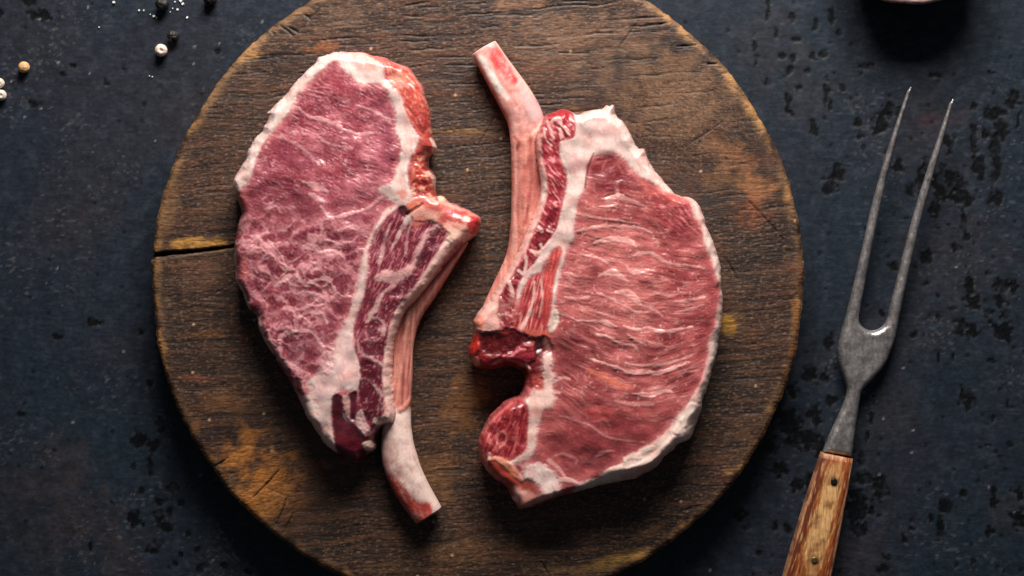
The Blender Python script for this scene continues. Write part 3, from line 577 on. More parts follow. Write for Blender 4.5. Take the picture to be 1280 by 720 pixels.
    def paint(c):
        x, y = c.x, c.y
        mem = sstep(514, 506, y + 3 * c.wob); c.put(mem, (194, 114, 100), .95, 1.0, .4)
        u = aniso(x - (y - 430) * -.05, y, 92, 70, 3.6, 2, 700); c.put(mem * sstep(.05, .4, u), (224, 158, 138), .7, .8); c.put(mem * sstep(.1, .5, -u), (140, 60, 52), .7, -.8)
        c.put(sstep(400, 340, y), (130, 26, 24), .7)
        c.stroke([(588,302),(560,336),(536,372),(521,398),(516,430),(516,470),(516,500)], [3,3,3,3,3,3,3], (214, 150, 132), .5)
        c.stroke([(500,512),(506,508),(512,500),(516,496)], [4,4,5,4], (226, 146, 126), .9, dh=1.5); c.stroke([(498,516),(506,513),(512,506)], 2, (96, 30, 26), .7)
        # bare bone, bloody at the lower left and at the end
        c.blob([(474,560),(486,575),(496,600),(505,612),(518,626),(514,650),(505,640),(490,618),(478,595)], (168, 84, 84), .7, 4, 5); c.blob([(484,590),(500,602),(514,618),(524,626),(536,628),(541,641),(532,655),(518,660),(504,640),(490,618)], (196, 66, 48), .92, 2.4, 2.5, .0, .3)
        c.blob([(486,598),(494,612),(500,626),(492,620)], (146, 20, 36), .8, 2.5, 2); c.blob([(492,568),(502,580),(504,592),(496,588)], (168, 112, 108), .5, 3, 3); c.blob([(505,606),(514,614),(522,620),(512,622)], (150, 96, 88), .6, 3, 3); c.blob([(524,628),(532,626),(538,634),(530,640)], (154, 44, 50), .7, 2.4, 2)
        c.stroke([(516,540),(524,566),(536,596),(550,622)], [4,5,5,4], (240, 214, 192), .5, 3, 2); c.blob([(470,548),(490,545),(498,560),(484,578),(474,575)], (176, 134, 126), .6, 5, 4)  # highlight painted along the right edge, the meat's shade at upper left
        c.put(sstep(.2, .6, aniso(x, y, 66, 18, 4, 2, 702)) * (1 - mem), (214, 170, 160), .55); bl = (1 - mem); c.put(bl * sstep(.1, .5, fbm(x, y, 14, 3, 705)) * sstep(8, -12, x - (486 + (y - 550) * .5)), (166, 108, 102), .75, -.6); c.put(bl * sstep(.2, .5, fbm(x, y, 5, 2, 706)) * sstep(16, -6, x - (486 + (y - 550) * .5)), (150, 60, 60), .55); c.put(bl * sstep(.3, .6, aniso(x, y, 66, 26, 2.2, 2, 707)), (196, 140, 130), .5, -.4)
    rib_bone(root, origin, [(578,298),(556,328),(533,360),(512,392),(503,430),(502,470),(500,505),(496,540),(500,575),(513,608),(536,645)], [18,26,32,32,28,27,27,38,45,44,38], [17,17,17,16,15,15,15,16,17,17,15], 0.78, paint)

def make_right_chop():
    origin = plane_xy(760, 380, BOARD_Z) + (BOARD_Z * S,)
    root = empty('pork_chop', origin, 'raw pork chop on the board with its bare rib bone pointing up left', 'pork chop', 'raw pork chops on the board')
    out = [(682,142),(690,139),(705,135),(710,136),(714,137),(723,141),(729,139),(739,136),(755,134),(760,129),(763,131),(769,129),(770,141),(780,150),(787,161),(794,176),(800,184),(807,185),(812,199),(820,211),(836,231),(845,241),(854,244),(865,246),(875,254),(880,264),(884,276),(888,288),(895,305),(902,327),(904,345),(904,361),(906,369),(906,386),(904,405),(901,422),(899,441),(895,455),(891,470),(886,487),
           (880,501),(880,512),(878,520),(873,535),(867,549),(858,554),(849,557),(845,563),(835,571),(829,578),(822,587),(808,596),(794,602),(780,605),(757,609),(726,616),(695,625),(664,637),(650,639),(645,631),(640,625),(635,613),(626,605),(618,600),(605,585),(599,571),(598,557),(601,546),(605,536),(611,525),(624,511),(631,504),(641,500),(650,497),(654,489),(657,476),(654,465),(645,460),(637,457),(629,457),(617,461),(601,461),(593,457),(588,450),(585,441),(589,427),(593,414),(592,402),(600,389),(612,374),(624,356),(634,340),(643,323),(651,306),(660,284),(668,262),(674,245),(675,228),(672,212),(670,196),(668,180),(671,165),(678,152)]
    c, d, sh, P = chop_canvas(out, (170, 78, 77), 0.34); x, y = c.x, c.y
    LEANZ, CAP, SEAM, RIB, LOBE = 0, 1, 2, 3, 4
    # muscle with level wavy bundles
    k = sstep(320, 470, y); dx = (x - 800) / 65.0
    v = y + (1 + 15 * k) * np.clip(dx, -1.6, 1.6) ** 2 - (0.16 - .12 * k) * (x - 800) + 4 * fbm(x, y, 40, 2, 810); u = x
    lo_sh = sstep(470, 540, y)
    pale = sstep(1.2, .2, np.hypot((x - 765) / 75, (y - 350) / 120) + .4 * c.wob2)
    c.put(pale, (210, 120, 114), .85); c.put(sstep(0, .5, fbm(x, y, 60, 3, 811)), (192, 98, 95), .5, 1.5); c.put(sstep(0, .5, -fbm(x, y, 55, 3, 812)), (134, 44, 52), .5, -1.5)
    vw = v + 1.8 * fbm(x, y, 26, 2, 821); uw = u + 8 * fbm(x, y, 22, 2, 822)
    g = fbm(uw / 36, vw / 6.6, 1.0, 3, 813); g2 = fbm(uw / 18, vw / 2.3, 1.0, 3, 815); g3 = 1 - np.abs(fbm(uw / 60, vw / 13.0, 1.0, 2, 817)) * 3.4
    pm = sstep(-.3, .4, fbm(x, y, 40, 3, 823)); pn = sstep(-.25, .4, fbm(x, y, 24, 3, 824))
    am = 1 - .5 * lo_sh
    edge = sstep(4, 34, d)                                       # a smooth darker band just inside the rim
    am = am * (.35 + .65 * edge)
    c.put(sstep(.08, .6, g) * am * (.35 + .65 * pm), (226, 146, 138), .52, 2.0); c.put(sstep(.08, .6, -g) * am, (124, 38, 46), .45, -1.8)
    c.put(sstep(.1, .6, g2) * am * pn, (238, 176, 168), .46, 1.8); c.put(sstep(.15, .6, -g2) * am, (120, 36, 44), .42, -1.2)
    c.put(sstep(.6, 1.0, g3) * am * pm, (236, 172, 164), .42, 1.5)
    sp = fbm(x, y, 5, 2, 819); c.put(sstep(.3, .62, sp) * am * (1 - pm), (232, 168, 164), .55, 1.2)
    c.put(sstep(32, 8, d) * sstep(840, 880, x) * sstep(300, 340, y), (134, 34, 42), .6)
    V = (234, 172, 164)
    for pts, w, a in (([(744,304),(764,299),(785,301),(795,308)], [3,7,7,3], .85), ([(787,322),(800,317),(815,317),(830,327),(842,330),(862,332),(880,336)], [2,4,5,4,3,2,2], .7), ([(749,345),(764,341),(775,345),(786,352)], [3,9,6,2], .8), ([(784,335),(792,341),(810,339)], [4,7,3], .75), ([(770,366),(782,366),(792,372),(801,382)], [3,8,9,4], .75),
                      ([(746,367),(765,374),(785,385),(796,390),(815,390)], [2,3,3,3,2], .7), ([(721,401),(746,402),(757,404),(771,409)], [2,3,7,3], .8), ([(780,408),(795,412),(812,410),(822,414),(836,414),(852,411),(866,409)], [2,3,3,4,4.5,3,2], .85), ([(747,419),(760,421),(775,430),(790,432),(798,439)], [2,4,3,4,2], .75),
                      ([(737,449),(757,455),(775,461),(790,466),(810,465),(820,467),(840,461),(856,455)], [2,3,4,6,6,6,5,3], .85), ([(782,454),(800,457),(827,456),(850,450),(870,442)], [2,3,3,3,2], .7), ([(784,418),(796,426),(808,432)], [2,4,2], .7), ([(790,492),(803,493),(815,494),(830,489),(839,490)], [2,6,6,4,2], .7), ([(769,502),(790,505),(815,505)], [2,5,6], .5),
                      ([(730,529),(742,535),(760,547),(782,551),(805,554)], [2,3,3,3,2], .6), ([(747,527),(755,525),(762,533)], [2,5,2], .6), ([(745,572),(752,567),(760,564),(768,564)], [2,6,4,1], .65), ([(695,570),(704,568),(720,574),(720,580)], [3,4,3,2], .5), ([(715,265),(740,272),(765,275),(800,280)], [4,3,3,2], .6), ([(720,290),(745,284),(770,283),(800,285),(815,292)], [3,4,4,3,2], .7),
                      ([(772,245),(771,232),(776,226)], [6,4,2], .7), ([(758,250),(772,246),(790,252),(805,258)], [3,8,5,2], .7), ([(750,258),(760,259),(770,256)], [2,4,3], .6), ([(722,318),(745,322),(760,330)], [2,3,2], .5), ([(706,372),(720,374),(735,371)], [2,3,2], .6), ([(700,392),(712,396),(722,402)], [4,3,2], .5), ([(813,386),(822,391),(828,395)], [2,4,2], .7), ([(845,377),(862,375),(881,372)], [2,3,2], .6), ([(852,388),(866,386),(878,381)], [2,3,2], .6), ([(700,520),(715,524),(730,530)], [2,3,2], .45), ([(736,388),(752,392),(770,398)], [1.5,2.5,1.5], .5)):
        c.stroke(pts, w, V, a, 1.3, 1.3, 2.2, breaks=.3)
    c.stroke([(736,464),(757,472),(772,480),(790,486)], [6,9,8,3], (218, 116, 92), .75, 2, 2, .6)
    c.blob([(735,510),(760,505),(765,525),(745,530)], (176, 56, 48), .5, 6, 5); c.blob([(690,540),(740,520),(800,530),(812,555),(780,575),(740,590),(700,580)], (118, 30, 40), .5, 9, 6)
    c.blob([(738,210),(748,196),(764,194),(776,204),(790,216),(806,232),(800,240),(780,236),(762,240),(745,238),(737,226)], (112, 22, 34), .7, 4, 4)
    for pts in ([(742,205),(752,202),(764,199)], [(752,214),(758,200)], [(765,210),(772,205),(778,216)]): c.stroke(pts, [2,3,2], (206, 112, 106), .55, 1.2, 1.2)
    c.blob([(815,240),(840,246),(860,254),(868,275),(862,300),(845,312),(832,290),(820,262)], (146, 40, 50), .55, 8, 6)
    st = aniso(x, y, 44, 13, 3.2, 2, 825); um = sstep(310, 280, y) * sstep(800, 830, x); c.put(um * sstep(.1, .5, st), (220, 132, 130), .6, 1.6); c.put(um * sstep(.1, .5, -st), (110, 26, 38), .55, -1.3)
    c.blob([(690,425),(720,420),(740,436),(730,460),(704,470),(692,450)], (104, 22, 32), .5, 8, 5)
    # rim of fat
    rim_in = [(786,206),(797,219),(806,224),(817,230),(826,239),(845,243),(857,247),(866,255),(868,268),(876,282),(879,302),(886,317),(892,335),(896,349),(900,362),(900,376),(897,392),(894,408),(887,427),(885,446),(880,465),(874,482),(862,500),(851,514),(836,535),(822,549),(806,560),(797,570),(776,579),(759,590),(740,602),(722,604)]
    c.blob(rim_in + [(722,630),(800,615),(850,580),(895,530),(915,440),(915,350),(895,270),(870,235),(840,222),(815,195),(800,190)], (238, 208, 196), .96, 1.6, 1.8, 1.2, .46, CAP)
    c.stroke(rim_in[2:], 4, (206, 110, 104), .4, 3, 2)
    c.blob([(790,210),(806,222),(822,232),(842,244),(858,250),(842,256),(820,246),(800,232)], (206, 92, 84), .6, 5, 4)
    # lower rim: knobbly ridge painted bright, the cut side under it with its shade painted in
    for pts, w, h_ in (([(784,586),(800,582),(814,574),(828,562),(842,546)], [4,6,7,7,5], 3.5), ([(758,592),(766,588),(774,585)], [7,10,7], 3), ([(800,567),(808,562),(816,560)], [6,8,6], 2.5), ([(782,574),(792,570),(800,572)], [6,8,5], 2.5), ([(846,540),(852,530),(860,524),(866,510)], [8,11,14,14], 4), ([(736,604),(748,603)], [6,8], 2)):
        c.stroke(pts, w, (244, 214, 198), .8, 2.2, 1.6, h_)
    c.stroke([(780,598),(806,590),(828,574),(846,558)], [8,12,10,6], (200, 140, 122), .6, 3, 2, -4); c.stroke([(745,608),(790,602),(826,582)], [3,4,3], (214, 166, 150), .6, 2, 1)
    c.stroke([(864,540),(858,552)], [5,5], (240, 206, 190), .7)
    # fat at the top and the broad white seam
    c.blob([(711,139),(723,141),(740,136),(757,130),(769,129),(772,141),(788,160),(802,184),(810,190),(818,208),(824,216),(822,228),(808,224),(796,216),(788,206),(776,195),(766,190),(755,190),(743,194),(733,206),(731,234),(723,250),(720,266),(717,285),(715,302),(707,315),(703,332),(698,350),(695,370),(694,395),(690,414),(684,414),(688,392),(690,370),(692,350),(694,330),(699,313),(690,312),(684,322),(676,338),(662,346),(655,358),(650,372),(646,372),(648,356),(655,344),(664,332),(672,321),(682,308),(690,294),(697,281),(702,260),(705,246),(708,232),(707,214),(701,204),(699,190),(701,177),(716,172),(719,157)],
           FAT, .97, 1.7, 1.8, 1.6, .46, SEAM)
    c.z[(c.z == SEAM) & (x > 742)] = CAP
    c.blob([(740,145),(765,140),(772,158),(760,178),(748,188),(740,172)], (236, 176, 168), .6, 9, 6); c.blob([(798,190),(810,196),(812,204),(800,206)], (232, 150, 144), .6, 5, 4); c.blob([(712,204),(726,203),(728,216),(714,218)], (234, 176, 170), .5, 5, 4)
    c.stroke([(764,152),(772,148),(784,162)], 2, (242, 206, 200), .6)
    c.blob([(697,308),(703,313),(699,330),(693,352),(690,376),(686,400),(676,412),(676,380),(678,352),(684,332),(690,318)], (196, 70, 66), .9, 2, 2, -.8, .32, RIB)
    st2 = aniso(x, y, 100, 22, 2.8, 2, 829); pm = sstep(-2, 3, sdf(x, y, smooth_poly([(697,308),(703,313),(699,330),(693,352),(690,376),(686,400),(676,412),(676,380),(678,352),(684,332),(690,318)])));
    c.put(pm * sstep(.1, .5, st2), (230, 120, 108), .5, .6); c.put(pm * sstep(.1, .5, -st2), (156, 36, 42), .5, -.6)
    # slit at the edge of the white
    c.stroke([(731,236),(733,222),(736,208),(742,192)], [1.5,2.4,2.4,1.5], (96, 34, 30), .8, 1, .6, -3)
    # rib-side muscle
    ribp = [(682,142),(692,139),(706,135),(716,140),(719,157),(716,172),(701,177),(699,190),(702,204),(708,216),(708,232),(704,248),(701,262),(696,282),(686,300),(676,316),(666,330),(655,342),(648,356),(644,372),(640,392),(632,404),(610,402),(612,388),(626,362),(638,344),(648,326),(658,306),(668,284),(676,262),(681,244),(681,226),(677,208),(674,190),(674,172),(678,156)]
    c.blob(ribp, (168, 50, 60), .92, 2, 1.8, -.8, .34, RIB); I = np.clip(sdf(x, y, smooth_poly(ribp)) / 3, 0, 1)
    fb = aniso(x, y, 48, 11, 3.0, 2, 833); c.put(I * sstep(.05, .45, fb), (236, 156, 154), .75, 1.3); c.put(I * sstep(.08, .45, -fb), (120, 18, 32), .7, -1.2)
    c.blob([(683,143),(704,136),(712,140),(706,156),(698,152),(690,147)], (162, 10, 22), .85, 2, 1.6, -1.2)
    for pts, w in (([(684,150),(688,162),(692,174)], [3,4,3]), ([(690,152),(698,148),(702,158)], [4,6,3]), ([(700,162),(702,172)], [4,5]), ([(706,160),(711,168)], [4,4]), ([(680,160),(682,174),(690,182)], [3,2,2])): c.stroke(pts, w, (242, 182, 174), .85, 1.1, .9, 1.3)
    c.stroke([(705,164),(709,171)], 2, (58, 8, 14), .9, .8, .4, -2); c.stroke([(697,166),(699,175)], 1.6, (110, 20, 30), .8, .8, .4, -1.5)
    W = (240, 194, 184)
    for pts in ([(671,292),(686,286),(697,280),(690,296),(684,305),(675,314),(669,309)], [(660,322),(672,322),(666,331)], [(650,332),(656,324),(655,338),(650,352),(637,347)], [(628,362),(634,356),(634,372),(630,386),(626,380)], [(640,356),(646,356),(644,366)], [(690,262),(698,262),(692,276),(684,286),(682,276)]): c.blob(pts, (120, 20, 34), .9, 1.6, 1.6, -1.6)
    for pts, w in (([(664,314),(672,316),(678,312),(688,300)], [4,5,4,3]), ([(656,318),(658,330),(655,342)], [3,4,4]), ([(676,306),(678,310)], 4), ([(648,338),(654,342)], 5), ([(684,288),(690,290)], 3), ([(636,352),(640,366),(638,380)], [4,5,6]), ([(673,284),(678,290)], 3)): c.stroke(pts, w, W, .85, 1.2, 1, 1)
    # strip of pink fat beside the rib
    c.stroke([(674,170),(674,190),(678,210),(680,228),(679,246),(672,266),(664,284),(655,306),(646,324),(636,342),(626,358),(614,376),(602,394)], [5,6,6,8,9,10,10,10,9,9,8,10,14], (238, 180, 168), .95, 2.2, 1.2, 1.0, .42)
    c.stroke([(676,212),(680,232),(678,250)], [3,5,3], (240, 222, 212), .8)
    # lower end of the rib meat: striped, then the pale knuckle
    low = [(660,352),(672,342),(678,350),(678,380),(678,404),(688,412),(686,420),(668,420),(650,414),(642,408),(648,390),(652,370)]
    c.blob(low, (176, 62, 64), .95, 2, 2, -.5, .32, RIB); I = np.clip(sdf(x, y, smooth_poly(low)) / 3, 0, 1); s3 = aniso(x, y, 104, 30, 3.2, 2, 839)
    c.put(I * sstep(.05, .4, s3), (232, 150, 140), .7, .8); c.put(I * sstep(.05, .4, -s3), (128, 24, 34), .65, -.8)
    c.stroke([(652,410),(660,396),(666,376),(668,352)], [6,4,3,2], W, .8, 1.3, 1, .8); c.stroke([(676,350),(678,372),(674,396)], [3,2,2], W, .6); c.blob([(654,412),(672,412),(688,416),(684,422),(664,420)], (214, 104, 84), .7, 2.5, 2)
    c.blob([(690,390),(696,388),(698,400),(692,414),(686,412)], (238, 212, 196), .95, 1.6, 1.6, 1.5)
    c.blob([(592,402),(602,388),(614,374),(626,372),(632,384),(628,402),(622,414),(610,416),(598,420),(593,414)], (232, 172, 160), .95, 2.2, 2, 2.2, .36, RIB); c.blob([(594,400),(602,394),(606,404),(600,412)], (236, 128, 96), .7, 3, 2)
    c.blob([(624,376),(638,366),(642,384),(634,398),(640,406),(628,412),(622,398)], (132, 34, 42), .8, 2.5, 3, -.8); 
    n8 = fbm(x, y, 6, 2, 843); km = sstep(6, -4, np.hypot(x - 636, y - 396) - 14); c.put(km * sstep(.15, .5, n8), (236, 176, 168), .7, 1.2)
    # hollow under the knuckle, its shade put into the colour, with a burgundy flap
    hol = [(593,416),(606,416),(622,414),(640,412),(660,420),(684,422),(690,430),(690,450),(690,470),(676,480),(664,486),(655,470),(646,461),(630,457),(615,461),(600,461),(590,452),(585,441)]
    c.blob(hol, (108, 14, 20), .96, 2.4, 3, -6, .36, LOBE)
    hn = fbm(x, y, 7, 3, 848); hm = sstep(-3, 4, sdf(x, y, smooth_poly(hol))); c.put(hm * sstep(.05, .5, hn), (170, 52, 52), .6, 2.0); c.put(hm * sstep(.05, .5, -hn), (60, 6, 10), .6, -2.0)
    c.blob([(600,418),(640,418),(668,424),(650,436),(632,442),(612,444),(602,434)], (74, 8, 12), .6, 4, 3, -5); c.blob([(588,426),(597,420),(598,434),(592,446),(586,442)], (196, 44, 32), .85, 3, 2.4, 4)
    c.blob([(600,442),(620,446),(640,450),(634,456),(612,460),(598,456)], (132, 20, 24), .7, 4, 3, 4); c.blob([(589,448),(596,446),(599,454),(594,458)], (226, 130, 120), .7, 2, 2, 3)
    c.blob([(630,446),(640,440),(650,432),(664,426),(668,436),(668,450),(656,456),(644,454),(634,452)], (142, 34, 46), .95, 2.2, 2.5, 6, .36); c.stroke([(630,446),(638,446),(648,438),(656,437)], [4,3,3,3], (232, 122, 128), .85, 1.2, .8, 1); c.stroke([(658,431),(666,430),(673,424)], [3,4,2], (214, 130, 124), .7)
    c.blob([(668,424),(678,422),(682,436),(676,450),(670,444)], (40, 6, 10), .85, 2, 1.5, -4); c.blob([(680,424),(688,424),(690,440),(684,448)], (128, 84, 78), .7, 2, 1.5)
    for p in ([(672,440),(676,438)], [(680,442),(684,440)], [(658,456),(662,461)]): c.stroke(p, 3, (240, 196, 190), .9, 1, .5, 2)
    # seam below, down between the small lobe and the eye
    c.blob([(680,446),(689,444),(690,462),(694,470),(691,486),(694,500),(688,508),(678,512),(674,530),(671,548),(668,564),(664,572),(650,578),(638,582),(634,578),(650,570),(658,562),(659,545),(661,528),(662,514),(656,502),(660,496),(668,488),(678,486),(678,470)], (238, 196, 184), .94, 2, 2.2, 1.8, .42, SEAM)
    c.blob([(664,470),(678,466),(680,484),(668,488)], (190, 84, 72), .7, 3, 3); c.stroke([(693,476),(702,472),(712,474)], [5,3,2], V, .7); c.stroke([(692,490),(700,490)], [5,3], V, .7); c.blob([(664,510),(676,512),(672,520),(662,520)], (200, 120, 112), .6, 3, 3)
    lobe = [(604,540),(612,526),(625,513),(642,502),(654,502),(660,514),(659,540),(657,560),(644,572),(632,578),(618,572),(610,576),(600,566),(599,555)]
    c.blob(lobe, (146, 34, 42), .95, 2.2, 1.8, -1, .36, LOBE); I = np.clip(sdf(x, y, smooth_poly(lobe)) / 3, 0, 1); s4 = aniso(x, y, 112, 22, 3.4, 2, 851); c.put(I * sstep(.08, .45, s4), (196, 78, 78), .7, 1.2); c.put(I * sstep(.08, .45, -s4), (94, 8, 18), .6, -1)
    ln = fbm(x, y, 8, 3, 852); c.put(I * sstep(.1, .5, ln), (214, 122, 118), .5, 1.0); c.put(I * sstep(.1, .5, -ln), (108, 12, 24), .4, -1.0)
    c.stroke([(604,542),(612,530),(626,516),(640,504)], [4,4,3,3], (216, 116, 112), .7, 1.5, 1); c.stroke([(622,556),(621,546),(628,540),(633,546),(631,554),(624,560)], [3,4,4,3,3,3], (226, 128, 118), .6, 1.2, .8, 1.4); c.stroke([(648,534),(644,556),(638,570)], [2,3,2], (206, 92, 88), .7); c.stroke([(600,552),(600,570),(606,584)], 3, (190, 84, 82), .7)
    # bottom corner: white fat, orange red skin
    c.blob([(599,566),(610,572),(622,572),(634,580),(644,592),(654,604),(668,606),(678,618),(690,622),(664,637),(650,639),(644,630),(636,614),(622,604),(606,588)], (188, 70, 54), .95, 2.4, 2.2, -0.5, .42, CAP)
    c.blob([(640,612),(664,614),(684,620),(664,636),(650,638)], (214, 150, 136), .8, 4, 4, -1); c.blob([(600,580),(616,590),(630,602),(626,606),(608,592)], (182, 112, 106), .8, 4, 3, -2)
    c.stroke([(610,575),(620,573),(632,580),(642,590),(652,600)], [4,5,9,10,5], (238, 158, 128), .9, 2, 1.5, 3.5); c.stroke([(612,567),(611,575)], 4, (240, 176, 164), .85, dh=2); c.stroke([(636,586),(646,596)], 5, (222, 112, 52), .7)
    c.blob([(650,588),(658,583),(676,580),(688,588),(697,598),(702,614),(694,618),(682,620),(672,608),(664,600),(654,598)], (242, 210, 202), .96, 2.4, 2.6, 2.5, .42, CAP); c.stroke([(650,580),(655,588),(650,594)], [4,6,4], (234, 150, 140), .8)
    c.stroke([(686,576),(697,584),(706,596)], [5,5,3], (226, 160, 156), .7); c.stroke([(700,600),(712,600),(722,604)], [6,6,3], (238, 190, 182), .8, dh=1.5); c.blob([(702,606),(716,604),(730,612),(708,618)], (160, 84, 84), .5, 4, 3); c.blob([(640,624),(647,624),(646,632),(641,630)], (236, 190, 180), .8, 1.6, 1, 2)
    fz_ = ((c.z == CAP) | (c.z == SEAM)) * sstep(.16, .34, c.c[:, 1]); c.put(fz_ * sstep(.0, .55, fbm(x, y, 24, 3, 990)), (226, 158, 148), .5); c.put(fz_ * sstep(.1, .6, fbm(x, y, 9, 3, 991)), (238, 222, 208), .5, .8); c.put(fz_ * sstep(.25, .6, aniso(x, y, 70, 20, 3, 2, 992)), (212, 136, 130), .4, -.5)
    # body
    low_side = sstep(0, 1, sstep(560, 600, y) * sstep(720, 760, x) + sstep(840, 880, x) * sstep(500, 530, y))
    r = 13 + 4 * c.wob2 + 12 * low_side; e = np.clip(d, 0, None) / r; prof = np.sqrt(np.clip(1 - (1 - np.clip(e, 0, 1)) ** 2, 0, 1))
    Tt = T + 3.0 * fbm(x, y, 90, 2, 870) + 2.4 * fbm(x, y, 30, 2, 8701) - 8 * sstep(560, 640, y) * sstep(720, 640, x)
    base = 0.50 - .25 * low_side
    h = BOARD_Z + np.maximum(Tt * (base + (1 - base) * prof) + c.h * (0.25 + .75 * prof) * 0.35, 4)
    grid_solid('chop', x, y, d, h, c, sh, 1.0, BOARD_Z, M_MEAT, [(0, 0.4, 0), (.25, 1.2, 0), (.5, 0.2, 0), (.78, -2.5, 0), (1, -5.0, 0.4)], wall=(186, 92, 84), zones={LEANZ: 'lean_meat', CAP: 'fat_cap', SEAM: 'fat_seam', RIB: 'rib_meat', LOBE: 'side_lobe'}, parent=root, origin=origin, shift=T)
    def paint(c):
        x, y = c.x, c.y
        c.put(np.ones(len(x)), (228, 156, 146), .9)
        c.put(sstep(0, .5, aniso(x, y, 58, 30, 6, 2, 880)), (208, 122, 112), .65); c.put(sstep(.2, .55, aniso(x, y, 60, 18, 2.4, 2, 881)), (242, 196, 184), .5, .5); c.put(sstep(.2, .55, fbm(x, y, 7, 3, 882)), (206, 116, 108), .4, -.4)
        c.stroke([(600,72),(612,92),(624,112),(634,124)], [6,9,9,4], (246, 228, 216), .95, 2.4, 2); c.blob([(614,62),(622,62),(632,78),(644,96),(646,104),(638,104),(626,92),(616,78)], (218, 62, 58), .9, 3, 3); c.blob([(619,76),(626,84),(620,88)], (220, 40, 44), .8, 3, 2); c.stroke([(640,98),(644,104)], 5, (206, 40, 44), .7)
        c.stroke([(592,78),(602,98),(616,120),(630,148)], [9,9,8,6], (196, 82, 70), .85, 3, 2); c.stroke([(590,70),(602,60),(616,51)], 6, (238, 186, 174), .8); c.stroke([(622,54),(636,74),(652,100),(668,124)], [4,3,3,3], (242, 196, 180), .6)
        c.blob([(652,112),(668,124),(679,142),(676,156),(664,150),(656,132)], (206, 174, 172), .75, 5, 4); c.stroke([(650,130),(656,140),(664,154)], [2,4,3], (180, 138, 138), .6); c.stroke([(644,138),(652,130),(650,124)], 2, (246, 196, 180), .7); c.stroke([(637,126),(641,146),(646,170)], 3, (240, 176, 158), .5)
        mem = sstep(168, 176, y + 3 * c.wob); c.put(mem, (212, 130, 116), .95, 1.2, .36); u = aniso(x, y, 90, 90, 5.0, 2, 885); c.put(mem * sstep(.05, .4, u), (234, 168, 150), .7, .8); c.put(mem * sstep(.1, .5, -u), (176, 76, 70), .5, -.8)
        c.stroke([(662,176),(663,200),(664,225),(662,250),(656,280)], [4,5,6,5,4], (156, 48, 46), .75, 2.4, 2, -1.5); c.stroke([(640,178),(643,200),(644,230),(642,260),(644,290),(642,315)], [5,5,5,6,6,4], (226, 160, 146), .8, 2, 1.5); c.stroke([(649,178),(650,220),(652,260)], 4, (140, 50, 48), .5, 2, 1.5); c.stroke([(656,172),(658,190),(656,205)], [6,5,3], (232, 158, 140), .8); c.stroke([(666,170),(672,164),(678,156)], [5,6,4], (240, 190, 170), .85, dh=1)
        c.stroke([(642,172),(648,178),(646,188)], 3, (126, 40, 40), .7); c.stroke([(654,300),(648,320),(640,340)], 5, (150, 50, 48), .6)
    rib_bone(root, origin, [(605,60),(617,80),(630,101),(645,125),(657,150),(660,180),(660,215),(660,250),(656,290),(645,325),(626,362),(612,388)], [34,37,41,45,46,44,42,42,38,28,24,20], [17,18,19,19,18,17,16,16,16,15,15,15], 0.78, paint)

make_left_chop(); make_right_chop()

# ------------------------------------------------------------------ the carving fork
def m_steel(nt, bs, L):
    n = tex_noise(nt, 1.0, 6, .7, stretch=(700, 260, 500, 0.25)); n2 = tex_noise(nt, 160, 5, .7)
    r = nt.nodes.new('ShaderNodeValToRGB'); r.color_ramp.elements[0].position = .32; r.color_ramp.elements[0].color = (.20, .178, .172, 1); r.color_ramp.elements[1].position = .68; r.color_ramp.elements[1].color = (.50, .455, .445, 1)
    L.new(n2.outputs['Fac'], r.inputs['Fac']); L.new(mul(nt, r.outputs['Color'], ramp(nt, n.outputs['Fac'], .82, 1.18)), bs.inputs['Base Color'])
    bs.inputs['Metallic'].default_value = .7; L.new(ramp(nt, n.outputs['Fac'], .22, .46), bs.inputs['Roughness']); bump(nt, bs, n.outputs['Fac'], .5, .0003)
def m_handle(nt, bs, L):
    a = attr(nt, 'tint'); n = tex_noise(nt, 1.0, 5, .65, stretch=(1500, 190, 900, -.25)); L.new(mul(nt, a.outputs['Color'], ramp(nt, n.outputs['Fac'], .5, 1.45)), bs.inputs['Base Color'])
    bs.inputs['Roughness'].default_value = .42; bump(nt, bs, n.outputs['Fac'], .5, .0004)
def m_plain(colr, rough, metal=0.0, scale=500, lo=.7, hi=1.25, bd=.0003):
    def b(nt, bs, L):
        n = tex_noise(nt, scale, 4); rgb = nt.nodes.new('ShaderNodeRGB'); rgb.outputs[0].default_value = tuple(lin(colr)) + (1,)
        L.new(mul(nt, rgb.outputs[0], ramp(nt, n.outputs['Fac'], lo, hi)), bs.inputs['Base Color']); bs.inputs['Roughness'].default_value = rough; bs.inputs['Metallic'].default_value = metal; bump(nt, bs, n.outputs['Fac'], .5, bd)
    return b
M_STEEL = node_mat('worn_steel', m_steel); M_HANDLE = node_mat('varnished_wood', m_handle); M_BRASS = node_mat('old_brass', m_plain((126, 112, 74), .4, .8)); M_PIN = node_mat('blackened_pin', m_plain((30, 26, 22), .5, .5))

